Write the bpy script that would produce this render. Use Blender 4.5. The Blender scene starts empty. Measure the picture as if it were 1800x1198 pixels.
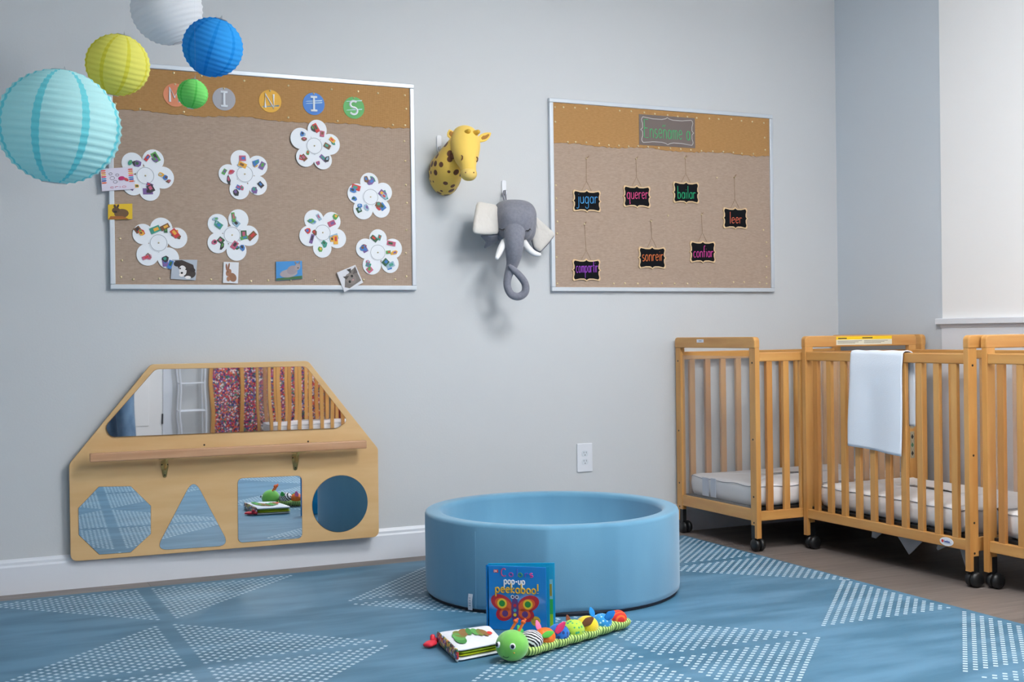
import bpy, math, random
from mathutils import Vector, Matrix
PI = math.pi
S = bpy.context.scene
COL = S.collection

# ------------------------------------------------------------------ camera
CAMP = (-1.9234, -5.1131, 0.9811); YAW, PITCH, ROLL, FPX = 0.4342, -0.0055, -0.0136, 2145.3
fw = Vector((math.sin(YAW)*math.cos(PITCH), math.cos(YAW)*math.cos(PITCH), math.sin(PITCH)))
rt0 = Vector((math.cos(YAW), -math.sin(YAW), 0)); up0 = rt0.cross(fw)
RT = rt0*math.cos(ROLL) + up0*math.sin(ROLL); UP = -rt0*math.sin(ROLL) + up0*math.cos(ROLL)
cd = bpy.data.cameras.new('camera'); cam = bpy.data.objects.new('camera', cd); COL.objects.link(cam)
cd.sensor_width = 36; cd.lens = 36*FPX/1800; cd.clip_start = .02
m3 = Matrix((RT, UP, -fw)).transposed(); cam.matrix_world = Matrix.Translation(CAMP) @ m3.to_4x4()
S.camera = cam

# ------------------------------------------------------------------ world, light, exposure
w = bpy.data.worlds.new('world'); S.world = w; w.use_nodes = True
w.node_tree.nodes['Background'].inputs[0].default_value = (.75, .85, 1, 1)
w.node_tree.nodes['Background'].inputs[1].default_value = .3
S.view_settings.view_transform = 'Standard'; S.view_settings.look = 'None'
S.view_settings.gamma = 1; S.view_settings.use_curve_mapping = False
S.view_settings.exposure = 0.0
ROOM = dict(x0=-3.6, x1=2.345, y0=-6.6, z1=2.74)
DRUMS = [(.4, -2.2, 78, (.98, .985, .98)), (1.4, -3.9, 82, (.99, .985, .97)), (-.25, -4.9, 46, (.97, .99, 1))]
DRUM_R, DRUM_H = .33, .15
def area(name, loc, rot, sx, sy, power, color):
    l = bpy.data.lights.new(name, 'AREA'); l.shape = 'RECTANGLE'; l.size = sx; l.size_y = sy
    l.energy = power; l.color = color; o = bpy.data.objects.new(name, l); COL.objects.link(o)
    o.location = loc; o.rotation_euler = rot; return o
# daylight entering through the window in the left wall
area('window_daylight', (-3.5, -2.6, 1.6), (0, -PI/2, 0), 1.3, 1.5, 4, (.72, .87, 1))

# ------------------------------------------------------------------ pixel helpers: points on real planes
def ray(u, v): return fw + RT*((u-900)/FPX) + UP*(-(v-599)/FPX)
def E3(u, v, y=0.0):
    d = ray(u, v); t = (y-CAMP[1])/d.y; return Vector(CAMP) + d*t
def W(u, v, y=0.0):
    p = E3(u, v, y); return (p.x, p.z)
def FL(u, v, z=0.0):
    d = ray(u, v); t = (z-CAMP[2])/d.z; p = Vector(CAMP)+d*t; return (p.x, p.y)
def cA(x, y): return (170+x/2.921, 110+y/2.921)
def cB(x, y): return (440+x/2.923, 110+y/2.923)
def cC(x, y): return (950+x/3.238, 160+y/3.238)
def cD(x, y): return (730+x/2.996, 200+y/2.996)

# ------------------------------------------------------------------ materials
def lin(c):
    return tuple(((x/255)/12.92 if x/255 <= .04045 else ((x/255+.055)/1.055)**2.4) for x in c)+(1,)
MATS = {}
def mat(name, col, rough=.6, metal=0, col2=None, scale=(5,5,5), detail=4, bump=0, bscale=80, coat=0, spec=.5, lo=.35, hi=.65, sheen=0, trans=0):
    if name in MATS: return MATS[name]
    m = bpy.data.materials.new(name); m.use_nodes = True; nt = m.node_tree; b = nt.nodes['Principled BSDF']
    b.inputs['Base Color'].default_value = lin(col); b.inputs['Roughness'].default_value = rough
    b.inputs['Metallic'].default_value = metal; b.inputs['Specular IOR Level'].default_value = spec
    b.inputs['Coat Weight'].default_value = coat; b.inputs['Coat Roughness'].default_value = .06
    b.inputs['Sheen Weight'].default_value = sheen; b.inputs['Transmission Weight'].default_value = trans
    tc = nt.nodes.new('ShaderNodeTexCoord')
    if col2:
        mp = nt.nodes.new('ShaderNodeMapping'); mp.inputs['Scale'].default_value = scale
        n = nt.nodes.new('ShaderNodeTexNoise'); n.inputs['Scale'].default_value = 1; n.inputs['Detail'].default_value = detail
        r = nt.nodes.new('ShaderNodeValToRGB'); r.color_ramp.elements[0].position = lo; r.color_ramp.elements[1].position = hi
        r.color_ramp.elements[0].color = lin(col); r.color_ramp.elements[1].color = lin(col2)
        nt.links.new(tc.outputs['Object'], mp.inputs[0]); nt.links.new(mp.outputs[0], n.inputs[0])
        nt.links.new(n.outputs['Fac'], r.inputs[0]); nt.links.new(r.outputs[0], b.inputs['Base Color'])
    if bump:
        n2 = nt.nodes.new('ShaderNodeTexNoise'); n2.inputs['Scale'].default_value = bscale; n2.inputs['Detail'].default_value = 3
        bp = nt.nodes.new('ShaderNodeBump'); bp.inputs['Strength'].default_value = bump; bp.inputs['Distance'].default_value = .01
        nt.links.new(tc.outputs['Object'], n2.inputs[0]); nt.links.new(n2.outputs['Fac'], bp.inputs['Height']); nt.links.new(bp.outputs[0], b.inputs['Normal'])
    MATS[name] = m; return m
def plain(c, rough=.6): return mat('paint_%d_%d_%d_%d' % (*c, int(rough*100)), c, rough)

def burlap(name, c1, c2):
    m = mat(name, c1, .95, col2=c2, scale=(60, 60, 260), detail=3, lo=.2, hi=.8); nt = m.node_tree
    b = nt.nodes['Principled BSDF']; tc = nt.nodes.new('ShaderNodeTexCoord')
    ws = []
    for d in ('X', 'Z'):
        wv = nt.nodes.new('ShaderNodeTexWave'); wv.bands_direction = d; wv.inputs['Scale'].default_value = 90
        wv.inputs['Distortion'].default_value = 1.2; wv.inputs['Detail'].default_value = 1
        nt.links.new(tc.outputs['Object'], wv.inputs[0]); ws.append(wv)
    a = nt.nodes.new('ShaderNodeMath'); a.operation = 'ADD'
    nt.links.new(ws[0].outputs['Fac'], a.inputs[0]); nt.links.new(ws[1].outputs['Fac'], a.inputs[1])
    bp = nt.nodes.new('ShaderNodeBump'); bp.inputs['Strength'].default_value = .3; bp.inputs['Distance'].default_value = .0015
    nt.links.new(a.outputs[0], bp.inputs['Height']); nt.links.new(bp.outputs[0], b.inputs['Normal'])
    return m
def planks():
    m = mat('floor_vinyl', (128, 116, 110), .45, bump=.05, bscale=40); nt = m.node_tree; b = nt.nodes['Principled BSDF']
    tc = nt.nodes.new('ShaderNodeTexCoord'); br = nt.nodes.new('ShaderNodeTexBrick')
    br.inputs['Color1'].default_value = lin((126, 116, 111)); br.inputs['Color2'].default_value = lin((108, 99, 95)); br.inputs['Mortar'].default_value = lin((82, 74, 70))
    br.inputs['Scale'].default_value = 1; br.inputs['Brick Width'].default_value = 1.2; br.inputs['Row Height'].default_value = .15; br.inputs['Mortar Size'].default_value = .0012
    mp = nt.nodes.new('ShaderNodeMapping'); mp.inputs['Scale'].default_value = (3, 30, 3)
    n = nt.nodes.new('ShaderNodeTexNoise'); n.inputs['Scale'].default_value = 1.2; n.inputs['Detail'].default_value = 5
    mx = nt.nodes.new('ShaderNodeMix'); mx.data_type = 'RGBA'; mx.blend_type = 'OVERLAY'; mx.inputs[0].default_value = .45
    nt.links.new(tc.outputs['Object'], br.inputs[0]); nt.links.new(tc.outputs['Object'], mp.inputs[0]); nt.links.new(mp.outputs[0], n.inputs[0])
    nt.links.new(br.outputs[0], mx.inputs[6]); nt.links.new(n.outputs['Fac'], mx.inputs[7]); nt.links.new(mx.outputs[2], b.inputs['Base Color'])
    return m
def paper(name, col, tr=.35):
    m = bpy.data.materials.new(name); m.use_nodes = True; nt = m.node_tree; nt.nodes.clear()
    o = nt.nodes.new('ShaderNodeOutputMaterial'); mx = nt.nodes.new('ShaderNodeMixShader'); mx.inputs[0].default_value = tr
    d = nt.nodes.new('ShaderNodeBsdfDiffuse'); t = nt.nodes.new('ShaderNodeBsdfTranslucent')
    tc = nt.nodes.new('ShaderNodeTexCoord'); n = nt.nodes.new('ShaderNodeTexNoise'); n.inputs['Scale'].default_value = 60
    bp = nt.nodes.new('ShaderNodeBump'); bp.inputs['Strength'].default_value = .15; bp.inputs['Distance'].default_value = .004
    nt.links.new(tc.outputs['Object'], n.inputs[0]); nt.links.new(n.outputs['Fac'], bp.inputs['Height'])
    for x in (d, t):
        x.inputs[0].default_value = lin(col); nt.links.new(bp.outputs[0], x.inputs['Normal'])
    nt.links.new(d.outputs[0], mx.inputs[1]); nt.links.new(t.outputs[0], mx.inputs[2]); nt.links.new(mx.outputs[0], o.inputs[0])
    return m
def acrylic():
    m = bpy.data.materials.new('clear_acrylic'); m.use_nodes = True; nt = m.node_tree; nt.nodes.clear()
    o = nt.nodes.new('ShaderNodeOutputMaterial'); t = nt.nodes.new('ShaderNodeBsdfTransparent'); t.inputs[0].default_value = (.95, .95, .95, 1)
    d = nt.nodes.new('ShaderNodeBsdfDiffuse'); d.inputs[0].default_value = (.8, .78, .78, 1)
    g = nt.nodes.new('ShaderNodeBsdfGlossy'); g.inputs['Roughness'].default_value = .05
    m1 = nt.nodes.new('ShaderNodeMixShader'); m1.inputs[0].default_value = .09; m2 = nt.nodes.new('ShaderNodeMixShader'); m2.inputs[0].default_value = .04
    nt.links.new(t.outputs[0], m1.inputs[1]); nt.links.new(d.outputs[0], m1.inputs[2])
    nt.links.new(m1.outputs[0], m2.inputs[1]); nt.links.new(g.outputs[0], m2.inputs[2]); nt.links.new(m2.outputs[0], o.inputs[0])
    return m
def emis(name, col, s):
    m = bpy.data.materials.new(name); m.use_nodes = True; b = m.node_tree.nodes['Principled BSDF']
    b.inputs['Emission Color'].default_value = lin(col); b.inputs['Emission Strength'].default_value = s; return m
def spots(name, base, spot, scale, thr, lo=None):
    m = mat(name, base, .85, sheen=.2, bump=.1, bscale=300); nt = m.node_tree; b = nt.nodes['Principled BSDF']
    tc = nt.nodes.new('ShaderNodeTexCoord'); v = nt.nodes.new('ShaderNodeTexVoronoi'); v.inputs['Scale'].default_value = scale; v.inputs['Randomness'].default_value = .55
    c = nt.nodes.new('ShaderNodeMath'); c.operation = 'LESS_THAN'; c.inputs[1].default_value = thr
    mx = nt.nodes.new('ShaderNodeMix'); mx.data_type = 'RGBA'; mx.inputs[6].default_value = lin(base); mx.inputs[7].default_value = lin(spot)
    nt.links.new(tc.outputs['Object'], v.inputs[0]); nt.links.new(v.outputs['Distance'], c.inputs[0]); nt.links.new(c.outputs[0], mx.inputs[0])
    nt.links.new(mx.outputs[2], b.inputs['Base Color']); return m
def stripes(name, c1, c2, scale, direc='X', rough=.85, dist=0, thr=.5):
    m = mat(name, c1, rough); nt = m.node_tree; b = nt.nodes['Principled BSDF']
    tc = nt.nodes.new('ShaderNodeTexCoord'); wv = nt.nodes.new('ShaderNodeTexWave'); wv.bands_direction = direc; wv.inputs['Scale'].default_value = scale
    wv.inputs['Distortion'].default_value = dist
    r = nt.nodes.new('ShaderNodeValToRGB'); r.color_ramp.interpolation = 'CONSTANT'; r.color_ramp.elements[1].position = thr
    r.color_ramp.elements[0].color = lin(c1); r.color_ramp.elements[1].color = lin(c2)
    nt.links.new(tc.outputs['Object'], wv.inputs[0]); nt.links.new(wv.outputs['Fac'], r.inputs[0]); nt.links.new(r.outputs[0], b.inputs['Base Color']); return m
def beads(name, cols, scale, gap=(20, 20, 45)):
    m = mat(name, cols[0], .3); nt = m.node_tree; b = nt.nodes['Principled BSDF']
    tc = nt.nodes.new('ShaderNodeTexCoord'); v = nt.nodes.new('ShaderNodeTexVoronoi'); v.inputs['Scale'].default_value = scale
    sp = nt.nodes.new('ShaderNodeSeparateColor'); r = nt.nodes.new('ShaderNodeValToRGB'); r.color_ramp.interpolation = 'CONSTANT'
    for i, c in enumerate(cols):
        e = r.color_ramp.elements[i] if i < 2 else r.color_ramp.elements.new(i/len(cols))
        e.position = i/len(cols); e.color = lin(c)
    nt.links.new(tc.outputs['Object'], v.inputs[0]); nt.links.new(v.outputs['Color'], sp.inputs[0]); nt.links.new(sp.outputs[0], r.inputs[0]); nt.links.new(r.outputs[0], b.inputs['Base Color']); return m

def wall_mat(name, c, c2): return mat(name, c, .55, col2=c2, scale=(.6, .6, .6), bump=.04, bscale=120, spec=.3)
M_WALL = wall_mat('wall_paint', (203, 206, 209), (207, 210, 213))
M_WALLB = wall_mat('wall_paint_blue_grey', (202, 210, 218), (206, 213, 221))
M_WHITE = mat('white_paint', (247, 246, 246), .5, bump=.02, bscale=60)
M_TRIM = mat('trim_white', (226, 230, 238), .35)
M_CEIL = mat('ceiling_white', (228, 228, 226), .9)
OAK, OAK2 = (211, 159, 92), (186, 126, 62)
WX = mat('oak_x', OAK, .38, col2=OAK2, scale=(3, 26, 26), detail=5, lo=.3, hi=.8, coat=.15)
WY = mat('oak_y', OAK, .38, col2=OAK2, scale=(26, 3, 26), detail=5, lo=.3, hi=.8, coat=.15)
WZ = mat('oak_z', OAK, .38, col2=OAK2, scale=(26, 26, 2.5), detail=5, lo=.3, hi=.8, coat=.15)
WZ2 = mat('oak_z_dark', (200, 142, 78), .38, col2=(168, 108, 50), scale=(26, 26, 2.5), detail=5, lo=.3, hi=.8, coat=.15)
M_BIRCH = mat('birch_plywood', (226, 190, 138), .5, col2=(212, 170, 115), scale=(2.5, 8, 16), detail=6, lo=.3, hi=.75)
M_BAR = mat('beech_bar', (203, 158, 122), .5, col2=(190, 143, 106), scale=(3, 20, 60), detail=4)
M_BLACK = mat('black_plastic', (22, 23, 25), .4)
M_BRASS = mat('brass', (196, 172, 112), .35, metal=.75)
M_STEEL = mat('steel_wire', (205, 208, 212), .3, metal=1)
M_GOLD = mat('gold_pin', (222, 205, 165), .28, metal=.8)
M_ALU = mat('frame_satin_white', (205, 212, 220), .38, metal=.25)
M_BURL = burlap('burlap_taupe', (182, 161, 144), (162, 141, 126))
M_BURLT = burlap('burlap_tan', (186, 143, 92), (166, 123, 74))
M_PAPER = mat('white_paper', (236, 240, 246), .7)
M_SHEET = mat('mattress_vinyl', (244, 244, 246), .42, col2=(236, 235, 238), scale=(6, 6, 6), bump=.25, bscale=9)
M_TOWEL = mat('white_towel', (226, 233, 244), .95, bump=.1, bscale=220, sheen=.3)
M_PIT = mat('soft_blue_fabric', (102, 157, 188), .85, col2=(95, 150, 182), scale=(7, 7, 2), bump=.04, bscale=260, sheen=.35)
M_CHALK = mat('chalkboard_black', (19, 21, 26), .9, spec=.15)
M_TAN = mat('sign_edge_tan', (222, 192, 150), .6)
M_TWINE = mat('twine', (140, 110, 80), .9)
M_MIRROR = mat('mirror', (228, 236, 240), .012, metal=1)
M_MIRRORW = mat('mirror_acrylic_wavy', (222, 226, 230), .015, metal=1)
nt = M_MIRRORW.node_tree; _tc = nt.nodes.new('ShaderNodeTexCoord'); _n = nt.nodes.new('ShaderNodeTexNoise'); _n.inputs['Scale'].default_value = 7; _n.inputs['Detail'].default_value = 0
_b = nt.nodes.new('ShaderNodeBump'); _b.inputs['Strength'].default_value = .016; _b.inputs['Distance'].default_value = .01
nt.links.new(_tc.outputs['Object'], _n.inputs[0]); nt.links.new(_n.outputs['Fac'], _b.inputs['Height']); nt.links.new(_b.outputs[0], nt.nodes['Principled BSDF'].inputs['Normal'])
M_ACRYL = acrylic()
M_JEANS = mat('denim', (92, 120, 150), .9, col2=(120, 148, 176), scale=(12, 12, 6), bump=.3, bscale=200)

# ------------------------------------------------------------------ mesh builder
def hsum(o):
    p = Vector((0, 0, 0))
    while o: p += o.location; o = o.parent
    return p
class MB:
    def __init__(s): s.v = []; s.f = []; s.m = []
    def add(s, vs, fs, mi=0):
        n = len(s.v); s.v += [tuple(v) for v in vs]
        for f in fs: s.f.append([i+n for i in f]); s.m.append(mi)
        return s
    def box(s, x0, x1, y0, y1, z0, z1, mi=0):
        x0, x1 = min(x0, x1), max(x0, x1); y0, y1 = min(y0, y1), max(y0, y1); z0, z1 = min(z0, z1), max(z0, z1)
        return s.add([(x, y, z) for z in (z0, z1) for x, y in ((x0, y0), (x1, y0), (x1, y1), (x0, y1))],
                     [(3, 2, 1, 0), (4, 5, 6, 7), (0, 1, 5, 4), (1, 2, 6, 5), (2, 3, 7, 6), (3, 0, 4, 7)], mi)
    def prism(s, pts, a, b, plane='xz', mi=0):
        """pts outline extruded from a to b along the third axis"""
        def P(p, d):
            if plane == 'xz': return (p[0], d, p[1])
            if plane == 'xy': return (p[0], p[1], d)
            return (d, p[0], p[1])
        n = len(pts); ar = sum(pts[i][0]*pts[(i+1) % n][1]-pts[(i+1) % n][0]*pts[i][1] for i in range(n))
        if ar < 0: pts = pts[::-1]
        vs = [P(p, a) for p in pts]+[P(p, b) for p in pts]
        flip = (b > a) if plane != 'xz' else (b < a)
        fs = [list(range(n)), list(range(2*n-1, n-1, -1))]+[(i, i+n, (i+1) % n+n, (i+1) % n) for i in range(n)]
        if flip: fs = [list(f)[::-1] for f in fs]
        return s.add(vs, fs, mi)
    def rings(s, rs, closed=False, caps=True, mi=0, mfun=None):
        n = len(rs[0]); base = len(s.v)
        for r in rs: s.v += [tuple(p) for p in r]
        m = len(rs)
        for i in range(m if closed else m-1):
            j = (i+1) % m
            for k in range(n):
                k2 = (k+1) % n
                s.f.append([base+i*n+k, base+i*n+k2, base+j*n+k2, base+j*n+k]); s.m.append(mfun(i, k) if mfun else mi)
        if caps and not closed:
            s.f.append([base+k for k in range(n)][::-1]); s.m.append(mi)
            s.f.append([base+(m-1)*n+k for k in range(n)]); s.m.append(mi)
        return s
    def tube(s, path, r, n=8, closed=False, mi=0):
        P = [Vector(p) for p in path]; rs = []; m = len(P); prev = None
        for i, p in enumerate(P):
            a = P[(i-1) % m] if (closed or i > 0) else p; b = P[(i+1) % m] if (closed or i < m-1) else p
            t = (b-a); t = t.normalized() if t.length > 1e-9 else Vector((0, 0, 1))
            u = prev if prev else (Vector((0, 0, 1)) if abs(t.z) < .9 else Vector((1, 0, 0)))
            A = (u-t*u.dot(t)); A = A.normalized() if A.length > 1e-6 else t.orthogonal().normalized(); prev = A; B = t.cross(A)
            rr = r[i] if isinstance(r, (list, tuple)) else r
            rs.append([p+A*rr*math.cos(2*PI*k/n)+B*rr*math.sin(2*PI*k/n) for k in range(n)])
        return s.rings(rs, closed, True, mi)
    def loft(s, pts, rad, side=(1, 0, 0), n=20, sub=4, cap=True, mi=0, sq=2):
        """smooth organic sweep: centres, (a,b) radii, a lies along side"""
        P = [Vector(p) for p in pts]; R = [Vector((r[0], r[1], 0)) if isinstance(r, (tuple, list)) else Vector((r, r, 0)) for r in rad]
        def cr(A, t):
            i = min(int(t), len(A)-2); f = t-i
            p0 = A[max(i-1, 0)]; p1 = A[i]; p2 = A[i+1]; p3 = A[min(i+2, len(A)-1)]
            return .5*((2*p1)+(p2-p0)*f+(2*p0-5*p1+4*p2-p3)*f*f+(-p0+3*p1-3*p2+p3)*f**3)
        N = (len(P)-1)*sub; C = [cr(P, i/sub) for i in range(N+1)]; Q = [cr(R, i/sub) for i in range(N+1)]
        sd = Vector(side); rs = []
        def ring(c, q, t, k):
            A = (sd-t*sd.dot(t)).normalized(); B = t.cross(A)
            e_ = 2/sq; g = lambda x: math.copysign(abs(x)**e_, x)
            return [c+A*q.x*k*g(math.cos(2*PI*j/n))+B*q.y*k*g(math.sin(2*PI*j/n)) for j in range(n)]
        T = [(C[min(i+1, N)]-C[max(i-1, 0)]).normalized() for i in range(N+1)]
        if cap:
            for a in (80, 55, 28):
                a = math.radians(a); rs.append(ring(C[0]-T[0]*min(Q[0].x, Q[0].y)*math.sin(a)*.8, Q[0], T[0], math.cos(a)))
        for i in range(N+1): rs.append(ring(C[i], Q[i], T[i], 1))
        if cap:
            for a in (28, 55, 80):
                a = math.radians(a); rs.append(ring(C[N]+T[N]*min(Q[N].x, Q[N].y)*math.sin(a)*.8, Q[N], T[N], math.cos(a)))
        return s.rings(rs, False, True, mi)
    def lathe(s, prof, c=(0, 0, 0), n=32, caps=True, mi=0, mfun=None, closed=False):
        return s.rings([[(c[0]+r*math.cos(2*PI*k/n), c[1]+r*math.sin(2*PI*k/n), c[2]+z) for k in range(n)] for r, z in prof], closed, caps, mi, mfun)
    def ball(s, c, r, n=20, m=12, rot=None, mi=0):
        if not isinstance(r, (tuple, list)): r = (r, r, r)
        rs = []
        for i in range(1, m):
            a = PI*i/m; ring = []
            for k in range(n):
                p = Vector((r[0]*math.sin(a)*math.cos(2*PI*k/n), r[1]*math.sin(a)*math.sin(2*PI*k/n), -r[2]*math.cos(a)))
                if rot: p = rot @ p
                ring.append(p+Vector(c))
            rs.append(ring)
        return s.rings(rs, False, True, mi)
    def build(s, name, mats, parent=None, smooth=False, bevel=0, origin=None, **props):
        me = bpy.data.meshes.new(name)
        if parent is not None: off = hsum(parent)
        elif origin is not None: off = Vector(origin)
        else:
            xs = [v[0] for v in s.v]; ys = [v[1] for v in s.v]; zs = [v[2] for v in s.v]
            off = Vector(((min(xs)+max(xs))/2, (min(ys)+max(ys))/2, min(zs)))
        if parent is not None:
            xs = [v[0] for v in s.v]; ys = [v[1] for v in s.v]; zs = [v[2] for v in s.v]
            loc = Vector(((min(xs)+max(xs))/2, (min(ys)+max(ys))/2, min(zs)))-off
            full = loc+off
        else: loc = off; full = off
        me.from_pydata([tuple(Vector(v)-full) for v in s.v], [], s.f)
        if not isinstance(mats, (list, tuple)): mats = [mats]
        for m in mats: me.materials.append(m)
        me.polygons.foreach_set('material_index', s.m)
        if smooth: me.polygons.foreach_set('use_smooth', [True]*len(me.polygons))
        me.update(); o = bpy.data.objects.new(name, me); COL.objects.link(o); o.location = loc
        if parent is not None: o.parent = parent
        if bevel:
            bm = o.modifiers.new('bevel', 'BEVEL'); bm.width = bevel; bm.segments = 2; bm.limit_method = 'ANGLE'; bm.angle_limit = math.radians(40)
        for k, v in props.items(): o[k] = v
        return o
def sub(o, lv=1):
    m = o.modifiers.new('sub', 'SUBSURF'); m.levels = lv; m.render_levels = lv; return o
def tag(o, label, cat, group=None):
    o['label'] = label; o['category'] = cat
    if group: o['group'] = group
    return o
def thing(name, label, cat, loc=(0, 0, 0), group=None):
    o = bpy.data.objects.new(name, None); COL.objects.link(o); o.location = loc; o.empty_display_size = .05
    return tag(o, label, cat, group)
def struct(name, mb, m, **k): return mb.build(name, m, origin=(0, 0, 0), kind='structure', **k)
def copy_tree(o, parent=None):
    c = o.copy(); COL.objects.link(c); c.parent = parent
    for ch in list(o.children): copy_tree(ch, c)
    return c
def circle(cx, cz, r, n=32, rz=None): return [(cx+r*math.cos(2*PI*k/n), cz+(rz or r)*math.sin(2*PI*k/n)) for k in range(n)]
def round_poly(pts, r, n=6):
    out = []; m = len(pts)
    for i in range(m):
        p = Vector(pts[i]); a = Vector(pts[i-1]); b = Vector(pts[(i+1) % m]); da = (a-p).normalized(); db = (b-p).normalized()
        ang = da.angle(db); t = min(r/math.tan(ang/2), (a-p).length*.45, (b-p).length*.45)
        p0 = p+da*t; p1 = p+db*t
        for k in range(n+1):
            f = k/n; out.append(tuple((1-f)**2*p0+2*f*(1-f)*p+f*f*p1))
    return out

# ------------------------------------------------------------------ stroke lettering
def arc(cx, cy, rx, ry, a0, a1, n=10): return [(cx+rx*math.cos(math.radians(a0+(a1-a0)*i/n)), cy+ry*math.sin(math.radians(a0+(a1-a0)*i/n))) for i in range(n+1)]
G = {
 'o': (.5, [arc(.22, .25, .2, .25, 0, 360, 16)]),
 'a': (.52, [arc(.22, .25, .2, .25, 0, 360, 16), [(.43, .5), (.43, 0)]]),
 'g': (.52, [arc(.22, .25, .2, .25, 0, 360, 16), [(.43, .5), (.43, -.22)]+arc(.24, -.22, .19, .16, 0, -170, 8)]),
 'd': (.52, [arc(.22, .25, .2, .25, 0, 360, 16), [(.43, 1), (.43, 0)]]),
 'q': (.52, [arc(.22, .25, .2, .25, 0, 360, 16), [(.43, .5), (.43, -.4), (.5, -.3)]]),
 'b': (.52, [[(.03, 1), (.03, 0)], arc(.23, .25, .2, .25, 180, -180, 16)]),
 'p': (.52, [[(.03, .5), (.03, -.42)], arc(.23, .25, .2, .25, 180, -180, 16)]),
 'c': (.44, [arc(.22, .25, .2, .25, 50, 315, 12)]),
 'e': (.48, [[(.03, .27), (.4, .3)]+arc(.22, .27, .19, .25, 10, 320, 14)]),
 'j': (.28, [[(.2, .5), (.2, -.22)]+arc(.03, -.22, .17, .15, 0, -130, 6), [(.2, .68), (.2, .7)]]),
 'u': (.5, [[(.03, .5), (.03, .2)]+arc(.22, .2, .19, .2, 180, 360, 8)+[(.41, .5)], [(.41, .5), (.43, 0)]]),
 'r': (.36, [[(.03, .5), (.03, 0)], [(.03, .3)]+arc(.2, .32, .16, .17, 170, 40, 6)]),
 'n': (.48, [[(.03, .5), (.03, 0)], [(.03, .28)]+arc(.22, .3, .18, .2, 175, 0, 8)+[(.4, 0)]]),
 'm': (.66, [[(.03, .5), (.03, 0)], [(.03, .3)]+arc(.17, .34, .13, .16, 175, 0, 6)+[(.3, 0)], [(.3, .3)]+arc(.44, .34, .13, .16, 175, 0, 6)+[(.57, 0)]]),
 'l': (.18, [[(.07, 1), (.07, 0)]]), 'i': (.18, [[(.07, .5), (.07, 0)], [(.07, .68), (.07, .71)]]),
 't': (.34, [[(.15, .85), (.15, .05), (.25, 0)], [(0, .52), (.3, .52)]]),
 'f': (.34, [arc(.24, .8, .13, .17, 60, 180, 6)+[(.11, 0)], [(0, .48), (.28, .48)]]),
 's': (.4, [arc(.19, .37, .15, .13, 40, 250, 8)+arc(.18, .13, .16, .13, 80, -140, 8)]),
 'k': (.44, [[(.03, 1), (.03, 0)], [(.36, .5), (.04, .24), (.38, 0)]]),
 'E': (.6, [[(.48, 1), (.03, 1), (.03, 0), (.48, 0)], [(.03, .52), (.4, .52)]]),
 'N': (.7, [[(.05, 0), (.05, 1), (.55, 0), (.55, 1)]]), 'M': (.8, [[(.05, 0), (.05, 1), (.35, .3), (.65, 1), (.65, 0)]]),
 'I': (.5, [[(.25, 1), (.25, 0)], [(.08, 1), (.42, 1)], [(.08, 0), (.42, 0)]]),
 'S': (.6, [arc(.28, .75, .22, .24, 40, 260, 10)+arc(.27, .26, .24, .26, 80, -150, 10)]),
 'C': (.62, [arc(.3, .5, .27, .5, 50, 310, 14)]), 'D': (.6, [[(.05, 0), (.05, 1)]+arc(.1, .5, .42, .5, 90, -90, 10)+[(.05, 0)]]), 'K': (.6, [[(.05, 1), (.05, 0)], [(.5, 1), (.08, .5), (.52, 0)]]),
 '-': (.36, [[(.05, .3), (.28, .3)]]), '!': (.2, [[(.08, 1), (.08, .3)], [(.08, .05), (.08, .08)]]), ' ': (.32, []),
 '~': (.5, [[(.04, .64), (.11, .76), (.2, .72), (.28, .66), (.36, .78)]]),
}
GAP = .09
def text_width(t): return sum(G[c][0]+GAP for c in t)-GAP
def write(mb, t, f, width, height, r, tight=1.0, mi=0, n=5):
    """strokes of t through f(x,y)->point, centred, x spread over width"""
    k = width/(text_width(t)); x = -width/2
    for c in t:
        wd, st = G[c]
        for s_ in st:
            if c == 'n' and False: pass
            mb.tube([f(x+p[0]*k, p[1]*height) for p in s_], r, n, mi=mi)
        x += (wd+GAP)*k

exec_order = []
# ================================================================== the room
X0, X1, Y0, Z1 = ROOM['x0'], ROOM['x1'], ROOM['y0'], ROOM['z1']
struct('floor', MB().box(X0-.1, X1+.1, Y0-.1, .1, -.06, 0), planks())
struct('ceiling', MB().box(X0-.1, X1+.1, Y0-.1, .1, Z1, Z1+.08), M_CEIL)
struct('wall_front', MB().box(X0-.1, X1+.1, 0, .1, 0, Z1), M_WALL)
struct('wall_back', MB().box(X0-.1, X1+.1, Y0-.1, Y0, 0, Z1), M_WALL)
lw = MB(); wy0, wy1, wz0, wz1 = -3.4, -1.8, .95, 2.25
for b in ((X0-.1, X0, Y0, wy0, 0, Z1), (X0-.1, X0, wy1, 0, 0, Z1), (X0-.1, X0, wy0, wy1, 0, wz0), (X0-.1, X0, wy0, wy1, wz1, Z1)): lw.box(*b)
struct('wall_left', lw, M_WALL)
win = MB(); win.box(X0-.09, X0+.01, wy0, wy0+.05, wz0, wz1).box(X0-.09, X0+.01, wy1-.05, wy1, wz0, wz1).box(X0-.09, X0+.01, wy0, wy1, wz0, wz0+.05).box(X0-.09, X0+.01, wy0, wy1, wz1-.05, wz1).box(X0-.07, X0-.03, -2.63, -2.57, wz0, wz1)
struct('window_1', win, M_TRIM)
YB = -.745
struct('wall_right', MB().box(X1, X1+.1, YB, .1, 0, Z1), M_WALLB)
struct('wall_right_white', MB().box(X1-.004, X1+.1, Y0, YB, 0, Z1), M_WHITE)
led = MB().box(X1-.03, X1, Y0, YB+.022, 1.0, 1.028).box(X1-.014, X1, Y0, YB+.006, .985, 1.0)
struct('trim_1', led, M_TRIM, bevel=.003)
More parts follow.
